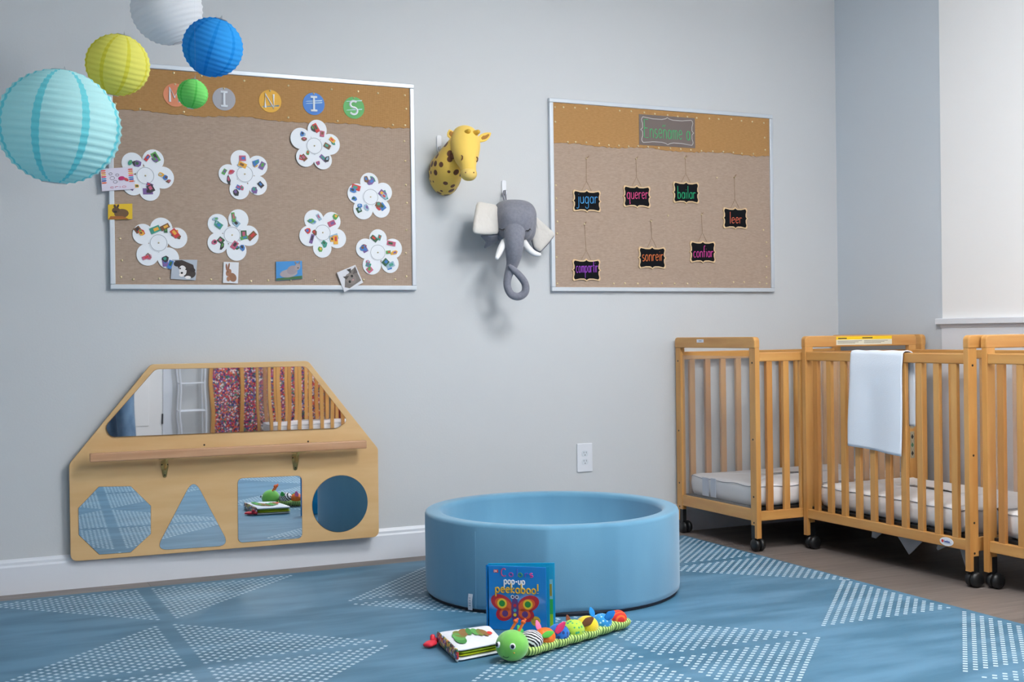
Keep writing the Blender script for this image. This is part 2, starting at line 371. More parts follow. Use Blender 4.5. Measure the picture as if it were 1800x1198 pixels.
struct('trim_2', MB().box(X1-.009, X1-.003, Y0, YB, .14, .986), M_TRIM)
def base_prof(h=.135): return [(0, 0), (.014, 0), (.014, h-.03), (.011, h-.022), (.011, h-.012), (.006, h-.004), (.004, h), (0, h)]
bb = MB(); bb.prism([(-a, z) for a, z in base_prof()], X0, X1, 'yz'); struct('baseboard_front', bb, M_TRIM)
bb = MB(); bb.prism([(X1-a, z) for a, z in base_prof()], Y0, -.015, 'xz'); struct('baseboard_right', bb, M_TRIM)
bb = MB(); bb.prism([(X0+a, z) for a, z in base_prof()], Y0, -.015, 'xz'); struct('baseboard_left', bb, M_TRIM)
bb = MB(); bb.prism([(Y0+a, z) for a, z in base_prof()], X0, -1.63, 'yz'); bb.prism([(Y0+a, z) for a, z in base_prof()], -.45, X1, 'yz'); struct('baseboard_back', bb, M_TRIM)
# door in the back wall, seen in the mirror
DX = -.42
dr = MB().box(-1.12+DX, -.12+DX, Y0, Y0+.035, .01, 2.05).box(-1.0+DX, -.24+DX, Y0+.035, Y0+.042, .25, .95).box(-1.0+DX, -.24+DX, Y0+.035, Y0+.042, 1.1, 1.9)
door = struct('door_1', dr, M_WHITE, bevel=.004)
df = MB().box(-1.2+DX, -1.12+DX, Y0, Y0+.05, 0, 2.13).box(-.12+DX, -.04+DX, Y0, Y0+.05, 0, 2.13).box(-1.2+DX, -.04+DX, Y0, Y0+.05, 2.05, 2.13)
struct('trim_3', df, M_TRIM)
h = MB(); h.box(-.13+DX, -.115+DX, Y0+.034, Y0+.05, .26, .36); h.build('hinge', M_BLACK, door)
h = MB(); h.box(-.13+DX, -.115+DX, Y0+.034, Y0+.05, 1.7, 1.8); h.build('hinge', M_BLACK, door)
h = MB(); h.tube([(-1.05+DX, Y0+.04, .98), (-1.05+DX, Y0+.09, .98), (-.95+DX, Y0+.09, .98)], .01); h.build('door_handle', M_BLACK, door)
# unseen ceiling lamps, drum shape and places made up to brighten the walls
for i, (x, y, p, c) in enumerate(DRUMS):
    lab = ['round drum ceiling lamp above the play pit', 'round drum ceiling lamp towards the right wall behind the cribs', 'round drum ceiling lamp at the back of the room near the door'][i]
    t = thing('ceiling_lamp', lab, 'ceiling lamp', (x, y, Z1-DRUM_H-.02), 'drum ceiling lamps')
    MB().lathe([(DRUM_R+.012, Z1-.022), (DRUM_R+.012, Z1-.0005)], (x, y, 0), 48).build('base_ring', M_TRIM, t)
    A_ = PI*DRUM_R**2+2*PI*DRUM_R*DRUM_H
    md = bpy.data.materials.new('lamp_glow'); md.use_nodes = True; bb_ = md.node_tree.nodes['Principled BSDF']
    bb_.inputs['Emission Color'].default_value = (*c, 1); bb_.inputs['Emission Strength'].default_value = p/(PI*A_)
    MB().lathe([(DRUM_R-.02, Z1-.022-DRUM_H), (DRUM_R, Z1-.03-DRUM_H+.03), (DRUM_R, Z1-.023)], (x, y, 0), 48).build('drum_shade', md, t)

# ================================================================== rug with dot triangles
P_ = .0276; ST = P_*math.sqrt(2)
TRI = []
def diamond(cx, cy, q='abcd', g=.033):
    d = {'a': (-1, 1), 'b': (1, 1), 'c': (-1, -1), 'd': (1, -1)}
    for k in q: sx, sy = d[k]; TRI.append((cx+sx*g, cy+sy*g, sx, sy))
diamond(-1.235, -.155, 'cd'); diamond(-1.26, -1.42); diamond(0, -.795); diamond(-.003, -1.97)
TRI += [(1.262, -.725, -1, 1), (1.262, -.79, -1, -1), (1.245, -1.88, -1, 1), (1.245, -2.5, -1, 1), (1.245, -2.57, -1, -1)]
diamond(-2.5, -.8); diamond(-2.5, -2.04); diamond(-1.26, -2.67); diamond(0, -3.2); diamond(-2.5, -3.3); diamond(-1.26, -3.9); diamond(0, -4.45, 'ab'); diamond(1.245, -3.8, 'ac')
RX0, RX1, RY0, RY1 = -3.2, 1.283, -4.6, -.139
rg = MB().box(RX0, RX1, RY0, RY1, 0.0005, .004)
hs = .0058
for kx, ky, sx, sy in TRI:
    for half in (0, 1):
        for i in range(15):
            for j in range(15):
                if i+j+half > 14: continue
                x = kx+sx*(i+half*.5)*ST; y = ky+sy*(j+half*.5)*ST
                if not (RX0+.01 < x < RX1-.008 and RY0+.01 < y < RY1-.01): continue
                e = .0095
                rg.add([(x-e, y, .0043), (x, y-e*.95, .0043), (x+e, y, .0043), (x, y+e*.95, .0043)], [(0, 1, 2, 3)], 1)
M_RUG = mat('rug_blue', (62, 110, 138), .5, col2=(86, 132, 162), scale=(2.2, 8, 1), detail=8, lo=.40, hi=.62, bump=.05, bscale=200)
M_DOT = mat('rug_dots', (192, 213, 226), .5)
tag(rg.build('area_rug', [M_RUG, M_DOT]), 'large blue rug with triangles of small white dots lying on the floor', 'rug')

# ================================================================== bulletin boards
def board(tl, tr, br, bl, label, strip_y, name='bulletin_board'):
    xl = (W(*tl)[0]+W(*bl)[0])/2; xr = (W(*tr)[0]+W(*br)[0])/2; zt = (W(*tl)[1]+W(*tr)[1])/2; zb = (W(*bl)[1]+W(*br)[1])/2
    t = thing(name, label, 'bulletin board', ((xl+xr)/2, -.01, zb))
    fwid = .020; f = MB()
    for (a, b, c, d) in ((xl, xr, zt-fwid, zt), (xl, xr, zb, zb+fwid), (xl, xl+fwid, zb+fwid, zt-fwid), (xr-fwid, xr, zb+fwid, zt-fwid)):
        f.box(a, b, -.022, -.001, c, d)
    f.build('frame', M_ALU, t, bevel=.003)
    zs = strip_y
    MB().box(xl+fwid, xr-fwid, -.014, -.001, zb+fwid, zt-fwid).build('burlap_panel', M_BURL, t)
    # header strip with slightly frayed lower edge
    n = 90; random.seed(5); top = [(xr-fwid-.001, zt-fwid-.001), (xl+fwid+.001, zt-fwid-.001)]
    low = [(xl+fwid+.001+(xr-xl-2*fwid-.002)*i/n, zs+random.uniform(-.003, .003)+.004*math.sin(i*.21)) for i in range(n+1)]
    MB().prism(low+top, -.014, -.017, 'xz').build('header_strip', M_BURLT, t)
    return t, (xl, xr, zb, zt)
zsA = (W(204, 195)[1]+W(714, 226)[1])/2; zsB = (W(975, 253)[1]+W(1348, 275)[1])/2
bA, RA = board((189, 109), (724.6, 148), (730, 508.6), (191, 510), 'left bulletin board covered in taupe burlap with paper flowers and animal cards', zsA)
bB, RB = board((963, 172.4), (1354, 203.2), (1357.6, 513.6), (966, 511.4), 'right bulletin board covered in taupe burlap with small hanging chalkboard signs', zsB)
YS = -.0145   # burlap face
# pins
pin0 = None
def pin(u, v, where, side, y=None):
    global pin0
    x, z = W(u, v, -.016); hdr = z > (zsA if side == 'left' else zsB)-.004
    yy = -.0175 if hdr else -.0145
    lab = 'small gold thumbtack %s of the %s burlap board' % (where, side); grp = 'gold thumbtacks %s of the %s board' % (where, side)
    if pin0 is None:
        mb = MB(); prof = [(.0048, 0), (.0048, .0006), (.004, .0016), (.0022, .0024), (.0004, .0026)]
        mb.rings([[(r*math.cos(2*PI*k/10), -d, r*math.sin(2*PI*k/10)) for k in range(10)] for r, d in prof])
        pin0 = mb.build('thumbtack', M_GOLD, smooth=True, origin=(0, 0, 0)); o = pin0
    else: o = pin0.copy(); COL.objects.link(o)
    o.location = (x, yy, z); tag(o, lab, 'thumbtack', grp)
for p in [cB(195, 118), cB(417, 137), cB(553, 148), cB(655, 157), cB(793, 168), cA(395, 53), cA(537, 68), cA(757, 93)]: pin(*p, 'along the top edge', 'left')
for p in [cB(732, 320), cB(448, 300), cB(195, 282), cA(97, 211), cA(222, 238), cA(447, 253)]: pin(*p, 'under the header strip', 'left')
for p in [(800, 238), (795, 322), (792, 403), (797, 505), (800, 628), (805, 720), (803, 860), (800, 978), (803, 1098)]: pin(*cB(*p), 'down the right edge', 'left')
for p in [cB(745, 1113), cB(583, 1115), cB(333, 1118), cB(208, 1118), cB(92, 1118), cA(125, 1100), cA(188, 1112), cA(322, 1108), cA(587, 1113), cA(793, 1122)]: pin(*p, 'along the bottom edge', 'left')
for p in [cA(120, 903), cA(130, 1015)]: pin(*p, 'down the left edge', 'left')
for p in [(82, 92), (130, 92), (195, 95), (263, 100), (450, 112), (515, 115), (590, 122), (650, 130), (722, 137), (780, 145), (835, 147), (888, 153), (960, 157), (1013, 160), (1085, 160), (1143, 170), (1205, 175), (1270, 182)]: pin(*cC(*p), 'along the top edge', 'right')
for p in [(155, 290), (200, 290), (260, 292), (333, 298), (388, 308), (445, 310), (500, 315), (555, 312), (612, 318), (672, 323), (738, 325), (797, 330), (855, 335), (915, 340), (980, 343), (1040, 345), (1097, 350), (1145, 355), (1210, 357), (1278, 335)]: pin(*cC(*p), 'under the header strip', 'right')
for p in [(84, 175), (88, 535), (90, 610), (92, 678), (97, 742), (95, 810), (93, 945), (97, 1095)]: pin(*cC(*p), 'down the left edge', 'right')
for p in [(1275, 265), (1270, 790), (1288, 860), (1288, 940), (1287, 1000), (1287, 1060), (1288, 1095)]: pin(*cC(*p), 'down the right edge', 'right')
for p in [(418, 1095), (482, 1093), (555, 1095), (622, 1093), (692, 1093), (765, 1095), (837, 1095), (900, 1093), (965, 1090), (1100, 1087), (1160, 1087), (1248, 1090)]: pin(*cC(*p), 'along the bottom edge', 'right')
pin(*cC(1005, 493), 'in the empty upper middle', 'right'); pin(*cC(727, 708), 'in the empty centre', 'right')

# letter discs
LET = [('M', (308, 167), (222, 138, 100), 'coral', 'M'), ('I', (393.7, 174), (165, 165, 172), 'grey', 'I'), ('N', (474.9, 177.7), (226, 170, 55), 'amber', 'N'), ('I', (551.5, 182.5), (70, 128, 205), 'blue', 'I'), ('S', (622, 189.4), (92, 172, 98), 'green', 'S')]
for ch, (u, v), c, cn, _ in LET:
    x, z = W(u, v, -.018); r = .0475
    t = thing('letter_disc', 'round %s paper disc with a white letter %s on the left board header' % (cn, ch), 'letter disc', (x, -.018, z-r), 'letter discs spelling across the left board')
    MB().prism(circle(x, z, r, 40), -.0172, -.0192).build('disc', plain(c), t)
    mb = MB(); write(mb, ch, lambda a, b: (x+a, -.0197, z-.029+b), .05 if ch in 'MN' else .042, .058, .005); mb.build('letter', M_PAPER, t, label='white letter %s' % ch)
    random.seed(int(u))
    if cn in ('amber', 'blue', 'green'):
        mb = MB()
        for k in range(2): 
            a = random.uniform(-.03, .025); mb.prism([(x-.036, z+a), (x-.03, z+a+.003), (x+.038, z+a+.012), (x+.036, z+a+.007)], -.0192, -.0194)
        mb.build('paint_streak', plain((190, 215, 225)), t)
    mb = MB(); mb.ball((x, -.021, z+r-.004), (.004, .003, .004), 8, 6); mb.build('pin', M_GOLD, t)

# paper flowers
FL_ = [(cB, (328, 428), [(343, 345), (408, 420), (372, 500), (283, 485), (258, 390)], 'topmost paper flower of the left board'),
       (cB, (618, 690), [(612, 615), (683, 665), (672, 748), (580, 752), (548, 672)], 'paper flower high by the right edge of the left board'),
       (cB, (372, 873), [(328, 808), (418, 815), (445, 903), (370, 952), (303, 890)], 'paper flower above the blue animal card'),
       (cB, (655, 975), [(657, 903), (732, 955), (718, 1032), (625, 1038), (592, 955)], 'paper flower above the kitten card in the lower right corner'),
       (cA, (250, 580), [(183, 515), (290, 500), (340, 590), (272, 657), (188, 628)], 'paper flower partly under the crayon card'),
       (cA, (760, 572), [(738, 500), (826, 530), (826, 630), (733, 650), (676, 572)], 'paper flower in the middle of the row under the letter I disc'),
       (cA, (318, 925), [(332, 852), (412, 900), (368, 1003), (262, 985), (238, 880)], 'paper flower above the puppy card'),
       (cA, (695, 885), [(622, 828), (728, 805), (780, 888), (718, 965), (622, 925)], 'paper flower above the rabbit card')]
PIC = [(46, 92, 60), (60, 120, 190), (205, 60, 60), (120, 80, 50), (50, 50, 55), (230, 170, 60), (120, 90, 150), (60, 150, 130), (150, 180, 200), (190, 90, 120), (90, 160, 80)]
for q, (cf, c0, pets, lab) in enumerate(FL_):
    random.seed(40+q); x, z = W(*cf(*c0), -.018)
    t = thing('paper_flower', 'white '+lab, 'paper flower', (x, -.016, z-.1), 'white paper flowers on the left board')
    pp = []
    for i, pc in enumerate(pets):
        px, pz = W(*cf(*pc), -.018); pp.append((px, pz)); rr = random.uniform(.039, .044)
        d = Vector((px-x, pz-z)); a0 = math.atan2(d.y, d.x)
        o = [(px+rr*1.02*math.cos(a0+b)*(1), pz+rr*1.04*math.sin(a0+b)) for b in [2*PI*k/28 for k in range(28)]]
        MB().prism(o, -.0152-.0004*i, -.0166-.0004*i).build('petal', M_PAPER, t)
    MB().prism(circle(x, z, .037, 32), -.0175, -.0195).build('flower_centre', M_PAPER, t)
    mb = MB(); mb.tube([(a, -.0197, b) for a, b in circle(x, z, .033, 32)], .0007, 4, True); mb.build('drawn_ring', plain((120, 125, 135)), t)
    mb = MB(); mb.ball((x, -.0205, z), (.0035, .003, .0035), 8, 6); mb.build('pin', M_GOLD, t)
    for i, (px, pz) in enumerate(pp):
        for k in range(3):
            mb = MB(); a = random.uniform(0, PI); rad = random.uniform(.006, .027); b = random.uniform(0, 2*PI)
            cx_, cz_ = px+rad*math.cos(b), pz+rad*math.sin(b); wq, hq = random.uniform(.010, .021), random.uniform(.006, .013)
            kind = random.random(); n = 4 if kind < .5 else 7
            if n == 4: o = [(-wq, -hq), (wq, -hq), (wq, hq), (-wq, hq)]
            else: o = [(wq*math.cos(2*PI*j/n)*random.uniform(.6, 1.1), hq*1.3*math.sin(2*PI*j/n)*random.uniform(.6, 1.1)) for j in range(n)]
            yk = -.0196-.0006*k
            mb.prism([(cx_+u_*math.cos(a)-v_*math.sin(a), cz_+u_*math.sin(a)+v_*math.cos(a)) for u_, v_ in o], -.017, yk, mi=0)
            o2 = [(u_*.5+wq*.2, v_*.5) for u_, v_ in o]
            mb.prism([(cx_+u_*math.cos(a)-v_*math.sin(a), cz_+u_*math.sin(a)+v_*math.cos(a)) for u_, v_ in o2], yk, yk-.0003, mi=1)
            c1, c2 = random.sample(PIC, 2); mb.build('picture_cutout', [plain(c1), plain(c2)], t)
    if q == 0: t.location.y -= .0035      # its top petal lies over the header strip

# cards
def quad(cf, pts, y=-.02): return [W(*cf(*p), y) for p in pts]
def card(name, label, cf, pts, base, y=-.02, thick=.0015):
    q = quad(cf, pts, y); x = sum(a for a, b in q)/4; z0 = min(b for a, b in q)
    t = thing(name, label, 'picture card', (x, y, z0), 'picture cards pinned to the left board')
    MB().prism(q, y+thick, y).build('card_sheet', plain(base), t)
    q0, q1, q2, q3 = [Vector(p) for p in q]   # tl tr br bl
    def f(a, b): p = (q3*(1-a)+q2*a)*(1-b)+(q0*(1-a)+q1*a)*b; return (p.x, p.y)
    return t, f, y
def draw(t, f, y, items, name='printed_picture'):
    mb = MB(); mats = []; k = 0
    for shape, c in items:
        k += 1
        if c not in mats: mats.append(c)
        if shape[0] == 'e':
            _, cx_, cy_, rx, ry, an = shape; ca, sa = math.cos(math.radians(an)), math.sin(math.radians(an))
            pts = [(cx_+rx*math.cos(a)*ca-ry*math.sin(a)*sa, cy_+rx*math.cos(a)*sa+ry*math.sin(a)*ca) for a in [2*PI*j/18 for j in range(18)]]
        else: pts = shape[1]
        mb.prism([f(*p) for p in pts], y-.0001, y-.0003-.00012*k, mi=mats.index(c))
    return mb.build(name, [plain(c) for c in mats], t)
t, f, y = card('crayon_card', 'white card with red and orange crayons down both sides, left of the paper flowers', cA, [(18, 545), (185, 535), (198, 648), (28, 660)], (226, 220, 236), y=-.026)
it = []
for i in range(7):
    c = [(225, 80, 60), (232, 130, 50), (240, 180, 60), (225, 60, 90), (70, 150, 200), (60, 90, 170), (235, 100, 60)][i]
    b = .93-i*.09
    it += [(('p', [(.02, b), (.02, b-.06), (.13, b-.06), (.17, b-.03), (.13, b)]), c), (('p', [(.98, b), (.98, b-.06), (.87, b-.06), (.83, b-.03), (.87, b)]), c)]
it += [(('e', .62, .52, .1, .09, 10), (190, 40, 110)), (('e', .76, .45, .05, .09, 30), (200, 60, 60))]
draw(t, f, y, it)
mb = MB()
for (cx_, cy_, rr) in ((.34, .55, .07), (.42, .38, .06), (.5, .68, .05), (.3, .75, .05)): mb.tube([(f(cx_+rr*math.cos(a), cy_+rr*math.sin(a))[0], y-.001, f(cx_+rr*math.cos(a), cy_+rr*math.sin(a))[1]) for a in [2*PI*k/14 for k in range(14)]], .0007, 4, True)
mb.build('line_drawing', plain((110, 105, 120)), t)
mb = MB(); write(mb, 'crio', lambda a, b: (f(.5+a, .1+b)[0], y-.001, f(.5+a, .1+b)[1]), .5, .14, .0007); mb.build('caption', plain((205, 80, 120)), t)
t, f, y = card('fox_card', 'yellow card with a small brown animal photo on the left frame edge', cA, [(58, 728), (183, 723), (183, 803), (58, 805)], (226, 186, 30), y=-.024)
draw(t, f, y, [(('e', .55, .38, .3, .3, -15), (110, 80, 50)), (('e', .32, .6, .16, .2, 0), (95, 70, 45)), (('e', .28, .86, .05, .12, 10), (70, 50, 35)), (('e', .4, .86, .05, .12, -15), (70, 50, 35)), (('p', [(.02, .02), (.85, .02), (.6, .2), (.1, .22)]), (160, 95, 40)), (('e', .3, .5, .07, .07, 0), (40, 32, 28))])
t, f, y = card('puppy_card', 'card with a dark brown and white puppy under the lower left flower', cA, [(388, 1010), (517, 1012), (508, 1117), (380, 1110)], (178, 186, 198))
draw(t, f, y, [(('e', .72, .32, .26, .24, -20), (60, 50, 48)), (('p', [(.1, .95), (.38, .98), (.85, .75), (.95, .4), (.6, .3), (.35, .2), (.3, .5)]), (58, 46, 44)), (('e', .2, .78, .13, .14, 30), (40, 32, 32)), (('e', .84, .5, .12, .1, -40), (45, 36, 36)), (('e', .45, .45, .15, .26, 10), (232, 228, 228)), (('e', .42, .24, .1, .1, 0), (238, 232, 230)), (('e', .42, .33, .05, .05, 0), (25, 22, 25)), (('e', .34, .55, .035, .04, 0), (20, 18, 20)), (('e', .58, .52, .035, .04, 0), (20, 18, 20)), (('e', .68, .12, .12, .08, 0), (236, 232, 230))])
t, f, y = card('rabbit_card', 'white card with a brown rabbit standing upright', cA, [(652, 1022), (730, 1025), (725, 1133), (648, 1130)], (226, 228, 234))
draw(t, f, y, [(('e', .62, .28, .28, .2, -20), (150, 105, 78)), (('e', .35, .5, .2, .16, 40), (160, 112, 84)), (('e', .2, .75, .06, .17, 10), (150, 100, 80)), (('e', .34, .78, .06, .18, -12), (140, 95, 72)), (('e', .35, .2, .12, .12, 0), (170, 122, 92)), (('e', .3, .53, .03, .025, 0), (25, 20, 20))])
t, f, y = card('lamb_card', 'blue sky card with a grey woolly animal lying on grass', cB, [(132, 1022), (265, 1018), (268, 1110), (133, 1120)], (60, 140, 205))
draw(t, f, y, [(('p', [(.01, .01), (.99, .01), (.99, .18), (.01, .12)]), (60, 105, 60)), (('e', .48, .35, .34, .22, 8), (165, 155, 160)), (('e', .62, .52, .2, .25, -20), (150, 140, 146)), (('e', .82, .68, .11, .2, -10), (160, 148, 150)), (('e', .75, .9, .03, .08, 15), (140, 128, 130)), (('e', .9, .9, .03, .08, -15), (140, 128, 130)), (('e', .84, .62, .03, .03, 0), (35, 30, 35))])
t, f, y = card('kitten_card', 'white tilted card with a grey tabby kitten hanging over the bottom frame', cB, [(445, 1078), (540, 1038), (580, 1130), (483, 1178)], (220, 220, 226), y=-.025)
draw(t, f, y, [(('p', [(.3, .05), (.95, .15), (.92, .9), (.6, .8), (.25, .55), (.1, .2)]), (120, 112, 108)), (('p', [(.95, .95), (.7, .62), (.95, .6)]), (90, 82, 80)), (('e', .52, .45, .24, .3, 30), (135, 125, 120)), (('e', .62, .55, .06, .07, 0), (30, 30, 30)), (('e', .42, .34, .06, .07, 0), (30, 30, 30)), (('p', [(.2, .7), (.5, .62), (.3, .5)]), (70, 62, 60)), (('e', .6, .35, .05, .04, 0), (190, 140, 140)), (('p', [(.5, .95), (.62, .7), (.72, .92)]), (60, 54, 52))])

# chalkboard signs
def plaque(cx, cz, w_, h_, k=1.0):
    """outline with bracket points at mid sides and bulging corners"""
    def off(s):
        P = [(0, .06), (.12, -.005), (.25, -.03), (.6, -.03), (.85, .0), (1, .02)]
        for (a, fa), (b, fb) in zip(P, P[1:]):
            if s <= b: t_ = (s-a)/(b-a); t_ = t_*t_*(3-2*t_); return fa+(fb-fa)*t_
        return P[-1][1]
    pts = []; n = 24; W2, H2 = w_/2, h_/2; c = .1*h_
    for i in range(n+1):
        s = -1+2*i/n; pts.append((cx+s*(W2-c), cz+H2+off(abs(s))*h_))
    for i in range(1, 5): a = PI/2-PI/2*i/5; pts.append((cx+W2-c+c*math.cos(a)*1.15, cz+H2-c+(c+.02*h_)*math.sin(a)*1.1))
    for i in range(n+1):
        s = 1-2*i/n; pts.append((cx+W2+off(abs(s))*h_, cz+s*(H2-c)))
    for i in range(1, 5): a = -PI/2*i/5; pts.append((cx+W2-c+c*math.cos(a)*1.15, cz-H2+c+(c+.02*h_)*math.sin(a)*1.1))
    for i in range(n+1):
        s = 1-2*i/n; pts.append((cx+s*(W2-c), cz-H2-off(abs(s))*h_))
    for i in range(1, 5): a = -PI/2-PI/2*i/5; pts.append((cx-W2+c+c*math.cos(a)*1.15, cz-H2+c+(c+.02*h_)*math.sin(a)*1.1))
    for i in range(n+1):
        s = -1+2*i/n; pts.append((cx-W2-off(abs(s))*h_, cz+s*(H2-c)))
    for i in range(1, 5): a = PI-PI/2*i/5; pts.append((cx-W2+c+c*math.cos(a)*1.15, cz+H2-c+(c+.02*h_)*math.sin(a)*1.1))
    return pts
SG = [('jugar', (265, 625), (262, 383), (80, 165, 225), 165, 132, 'blue'), ('querer', (550, 600), (545, 385), (232, 84, 146), 160, 132, 'pink'), ('bailar', (830, 577), (825, 380), (40, 175, 120), 153, 130, 'green'),
      ('leer', (1110, 723), (1105, 490), (230, 112, 82), 143, 128, 'red-orange'), ('compartir', (263, 1018), (252, 757), (176, 84, 215), 165, 132, 'purple'), ('sonreir', (637, 948), (630, 740), (234, 126, 70), 160, 132, 'orange'), ('confiar', (925, 915), (918, 703), (215, 70, 160), 150, 130, 'magenta')]
for word, c0, pn, col, wpx, hpx, cn in SG:
    yb = -.021; x, z = W(*cC(*c0), yb); px, pz = W(*cC(*pn), yb)
    xa, _ = W(*cC(c0[0]-wpx/2, c0[1]), yb); xb, _ = W(*cC(c0[0]+wpx/2, c0[1]), yb); ww = xb-xa
    za = W(*cC(c0[0], c0[1]-hpx/2), yb)[1]; zb_ = W(*cC(c0[0], c0[1]+hpx/2), yb)[1]; hh = za-zb_-.012; ww -= .01
    t = thing('chalkboard_sign', 'small black chalkboard sign with %s chalk word %s hanging from twine' % (cn, word), 'sign', (x, yb, z-hh/2), 'hanging chalkboard signs on the right board')
    MB().prism(plaque(x, z, ww, hh), -.0155, -.0205).build('wood_edge', M_TAN, t)
    MB().prism(plaque(x, z, ww-.013, hh-.013), -.0205, -.0212).build('chalk_face', M_CHALK, t)
    mb = MB(); ht = .058 if word in ('bailar', 'leer', 'confiar') else .062; lo = -.5*.5*ht if not set(word) & set('gjqp') else -.05*ht
    if set(word) & set('blf'): lo = -.45*ht
    if word in ('bailar',): ht = .062; lo = -.03
    write(mb, word, lambda a, b: (x+a+.002, -.0218, z+lo-.008*(word in ('jugar', 'querer', 'compartir'))+b+a*.03), ww*{'leer': .52, 'jugar': .76, 'bailar': .72}.get(word, .8), ht, .0017 if word != 'compartir' else .0013)
    mb.build('chalk_word', plain(col, .9), t, label='%s chalk lettering' % cn)
    mb = MB(); mb.tube([(px, -.019, pz), (x, -.0185, z+hh/2+.045)], .0008, 5); mb.tube([(x-.026, -.0185, z+hh/2), (x, -.0185, z+hh/2+.045), (x+.026, -.0185, z+hh/2)], .0008, 5)
    for s_ in range(4): mb.tube([(px, -.02, pz), (px+random.uniform(-.004, .016), -.022, pz+random.uniform(.006, .016))], .0006, 4)
    mb.build('twine', M_TWINE, t)
    mb = MB(); mb.ball((px, -.0195, pz), (.004, .004, .004), 8, 6); mb.build('pin', M_GOLD, t)
# header card
q = [W(*cC(*p), -.019) for p in ((562, 142), (880, 158), (876, 315), (566, 300))]
hx = sum(a for a, b in q)/4; hz = sum(b for a, b in q)/4; hw = q[1][0]-q[0][0]; hh = .148
q = [(hx-hw/2, hz+hh/2), (hx+hw/2, hz+hh/2), (hx+hw/2, hz-hh/2), (hx-hw/2, hz-hh/2)]
t = thing('title_card', 'dark grey title card with green words Enseñame a on the right board header', 'sign', (hx, -.019, hz-hh/2))
MB().prism(q, -.0172, -.0188).build('card_sheet', plain((112, 100, 96)), t)
mb = MB(); mb.tube([(a, -.0195, b) for a, b in plaque(hx, hz, hw-.03, hh-.03)], .0022, 5, True); mb.build('chalk_border', plain((196, 190, 188)), t, label='pale chalk bracket border')
mb = MB()
def wf(a, b): return (hx+a, -.0195, hz-.037+b)
write(mb, 'Ensename a', wf, hw*.83, .088, .0019)
k_ = hw*.83/text_width('Ensename a'); xs_ = -hw*.83/2+k_*text_width('Ense'); mb.tube([wf(xs_+p[0]*k_, p[1]*.088) for p in G['~'][1][0]], .0014, 5)
mb.build('chalk_word', plain((78, 186, 120), .9), t, label='green chalk lettering')

# ================================================================== outlet
ox0, ozt = W(1014, 779.5, -.005); ox1, ozb = W(1041.8, 828, -.005); oc = (ox0+ox1)/2; oz = (ozt+ozb)/2
t = thing('wall_outlet', 'white double electrical outlet plate on the wall left of the first crib', 'outlet', (oc, 0, ozb))
MB().box(ox0, ox1, -.007, -.0005, ozb, ozt).build('cover_plate', M_TRIM, t, bevel=.003)
for s_ in (-1, 1):
    z = oz+s_*.0195; mb = MB(); mb.prism(round_poly([(oc-.017, z-.014), (oc+.017, z-.014), (oc+.017, z+.014), (oc-.017, z+.014)], .012), -.006, -.0085); r = mb.build('receptacle', mat('outlet_white', (214, 222, 230), .4), t)
    mb = MB().box(oc-.0075, oc-.0055, -.0088, -.0082, z+.001, z+.009).box(oc+.0055, oc+.0075, -.0088, -.0082, z+.001, z+.009); mb.prism(circle(oc, z-.007, .0025, 10), -.0082, -.0088); mb.build('slot', plain((70, 75, 80)), r)

# ================================================================== mirror panel (stands slightly off the wall on its right side)
PD = -.0185; PYAW, PLEAN = .032, .010
PO = Vector((W(124.6, 987, -.034)[0], -.0152, .104))
PM = Matrix.Rotation(-PYAW, 3, 'Z') @ Matrix.Rotation(PLEAN, 3, 'X')
PA, PN, PB = PM @ Vector((1, 0, 0)), PM @ Vector((0, 1, 0)), PM @ Vector((0, 0, 1))
def pw(u, v, y=PD):
    """pixel -> (along, up) on the plane at depth y in front of the panel's back"""
    d = ray(u, v); o = PO+PN*y; k = (o-Vector(CAMP)).dot(PN)/d.dot(PN); p = Vector(CAMP)+d*k-o; return (p.dot(PA), p.dot(PB))
pts = [pw(265.5, 639.5), pw(541.8, 634.6), pw(665.4, 788.6), pw(665.4, 942.7), pw(124.6, 987), pw(121.3, 814.9)]
zl = (pts[3][1]+pts[4][1])/2; zs = (pts[2][1]+pts[5][1])/2; zt = (pts[0][1]+pts[1][1])/2; xr = (pts[2][0]+pts[3][0])/2; xl = (pts[4][0]+pts[5][0])/2
outl = [(pts[0][0], zt), (pts[1][0], zt), (xr, zs), (xr, zl), (xl, zl), (xl, zs)]
t = thing('mirror_panel', 'birch plywood play panel with five mirrors and a pull-up bar low on the left wall', 'mirror panel')
MB().prism(round_poly(outl, .03, 6), 0, PD).build('panel_board', M_BIRCH, t, bevel=.0015)
def c6(x, y): return (100+x/3.051, 610+y/3.051)
def mirror(name, pts_, rad, m, lab, lean=0, proud=.002):
    o = round_poly([pw(*c6(*p)) for p in pts_], rad, 8) if rad else pts_
    ob = MB().prism(o, PD+.003, PD-proud).build(name, m, t, label=lab); ob.rotation_euler = (lean, 0, 0)
    mb = MB(); mb.tube([(a, PD-proud+.0014, b) for a, b in o], .0014, 4, True); mb.build('mirror_edge', mat('mirror_rim', (150, 120, 85), .5), ob)
mirror('trapezoid_mirror', [(528, 118), (1335, 103), (1560, 395), (1500, 432), (285, 480), (258, 425)], .035, M_MIRRORW, 'wide trapezoid mirror', -.015, .0062)
mirror('octagon_mirror', [(225, 748), (395, 745), (503, 850), (503, 1000), (395, 1098), (228, 1110), (118, 1005), (116, 862)], .006, M_MIRROR, 'octagonal mirror')
mirror('triangle_mirror', [(733, 700), (925, 1062), (530, 1088)], .03, M_MIRROR, 'triangular mirror')
mirror('square_mirror', [(970, 703), (1312, 688), (1315, 1022), (972, 1047)], .022, M_MIRROR, 'square mirror')
cxm, czm = pw(*c6(1519, 838)); mirror('round_mirror', circle(cxm, czm, .121, 48), None, M_MIRROR, 'round mirror')
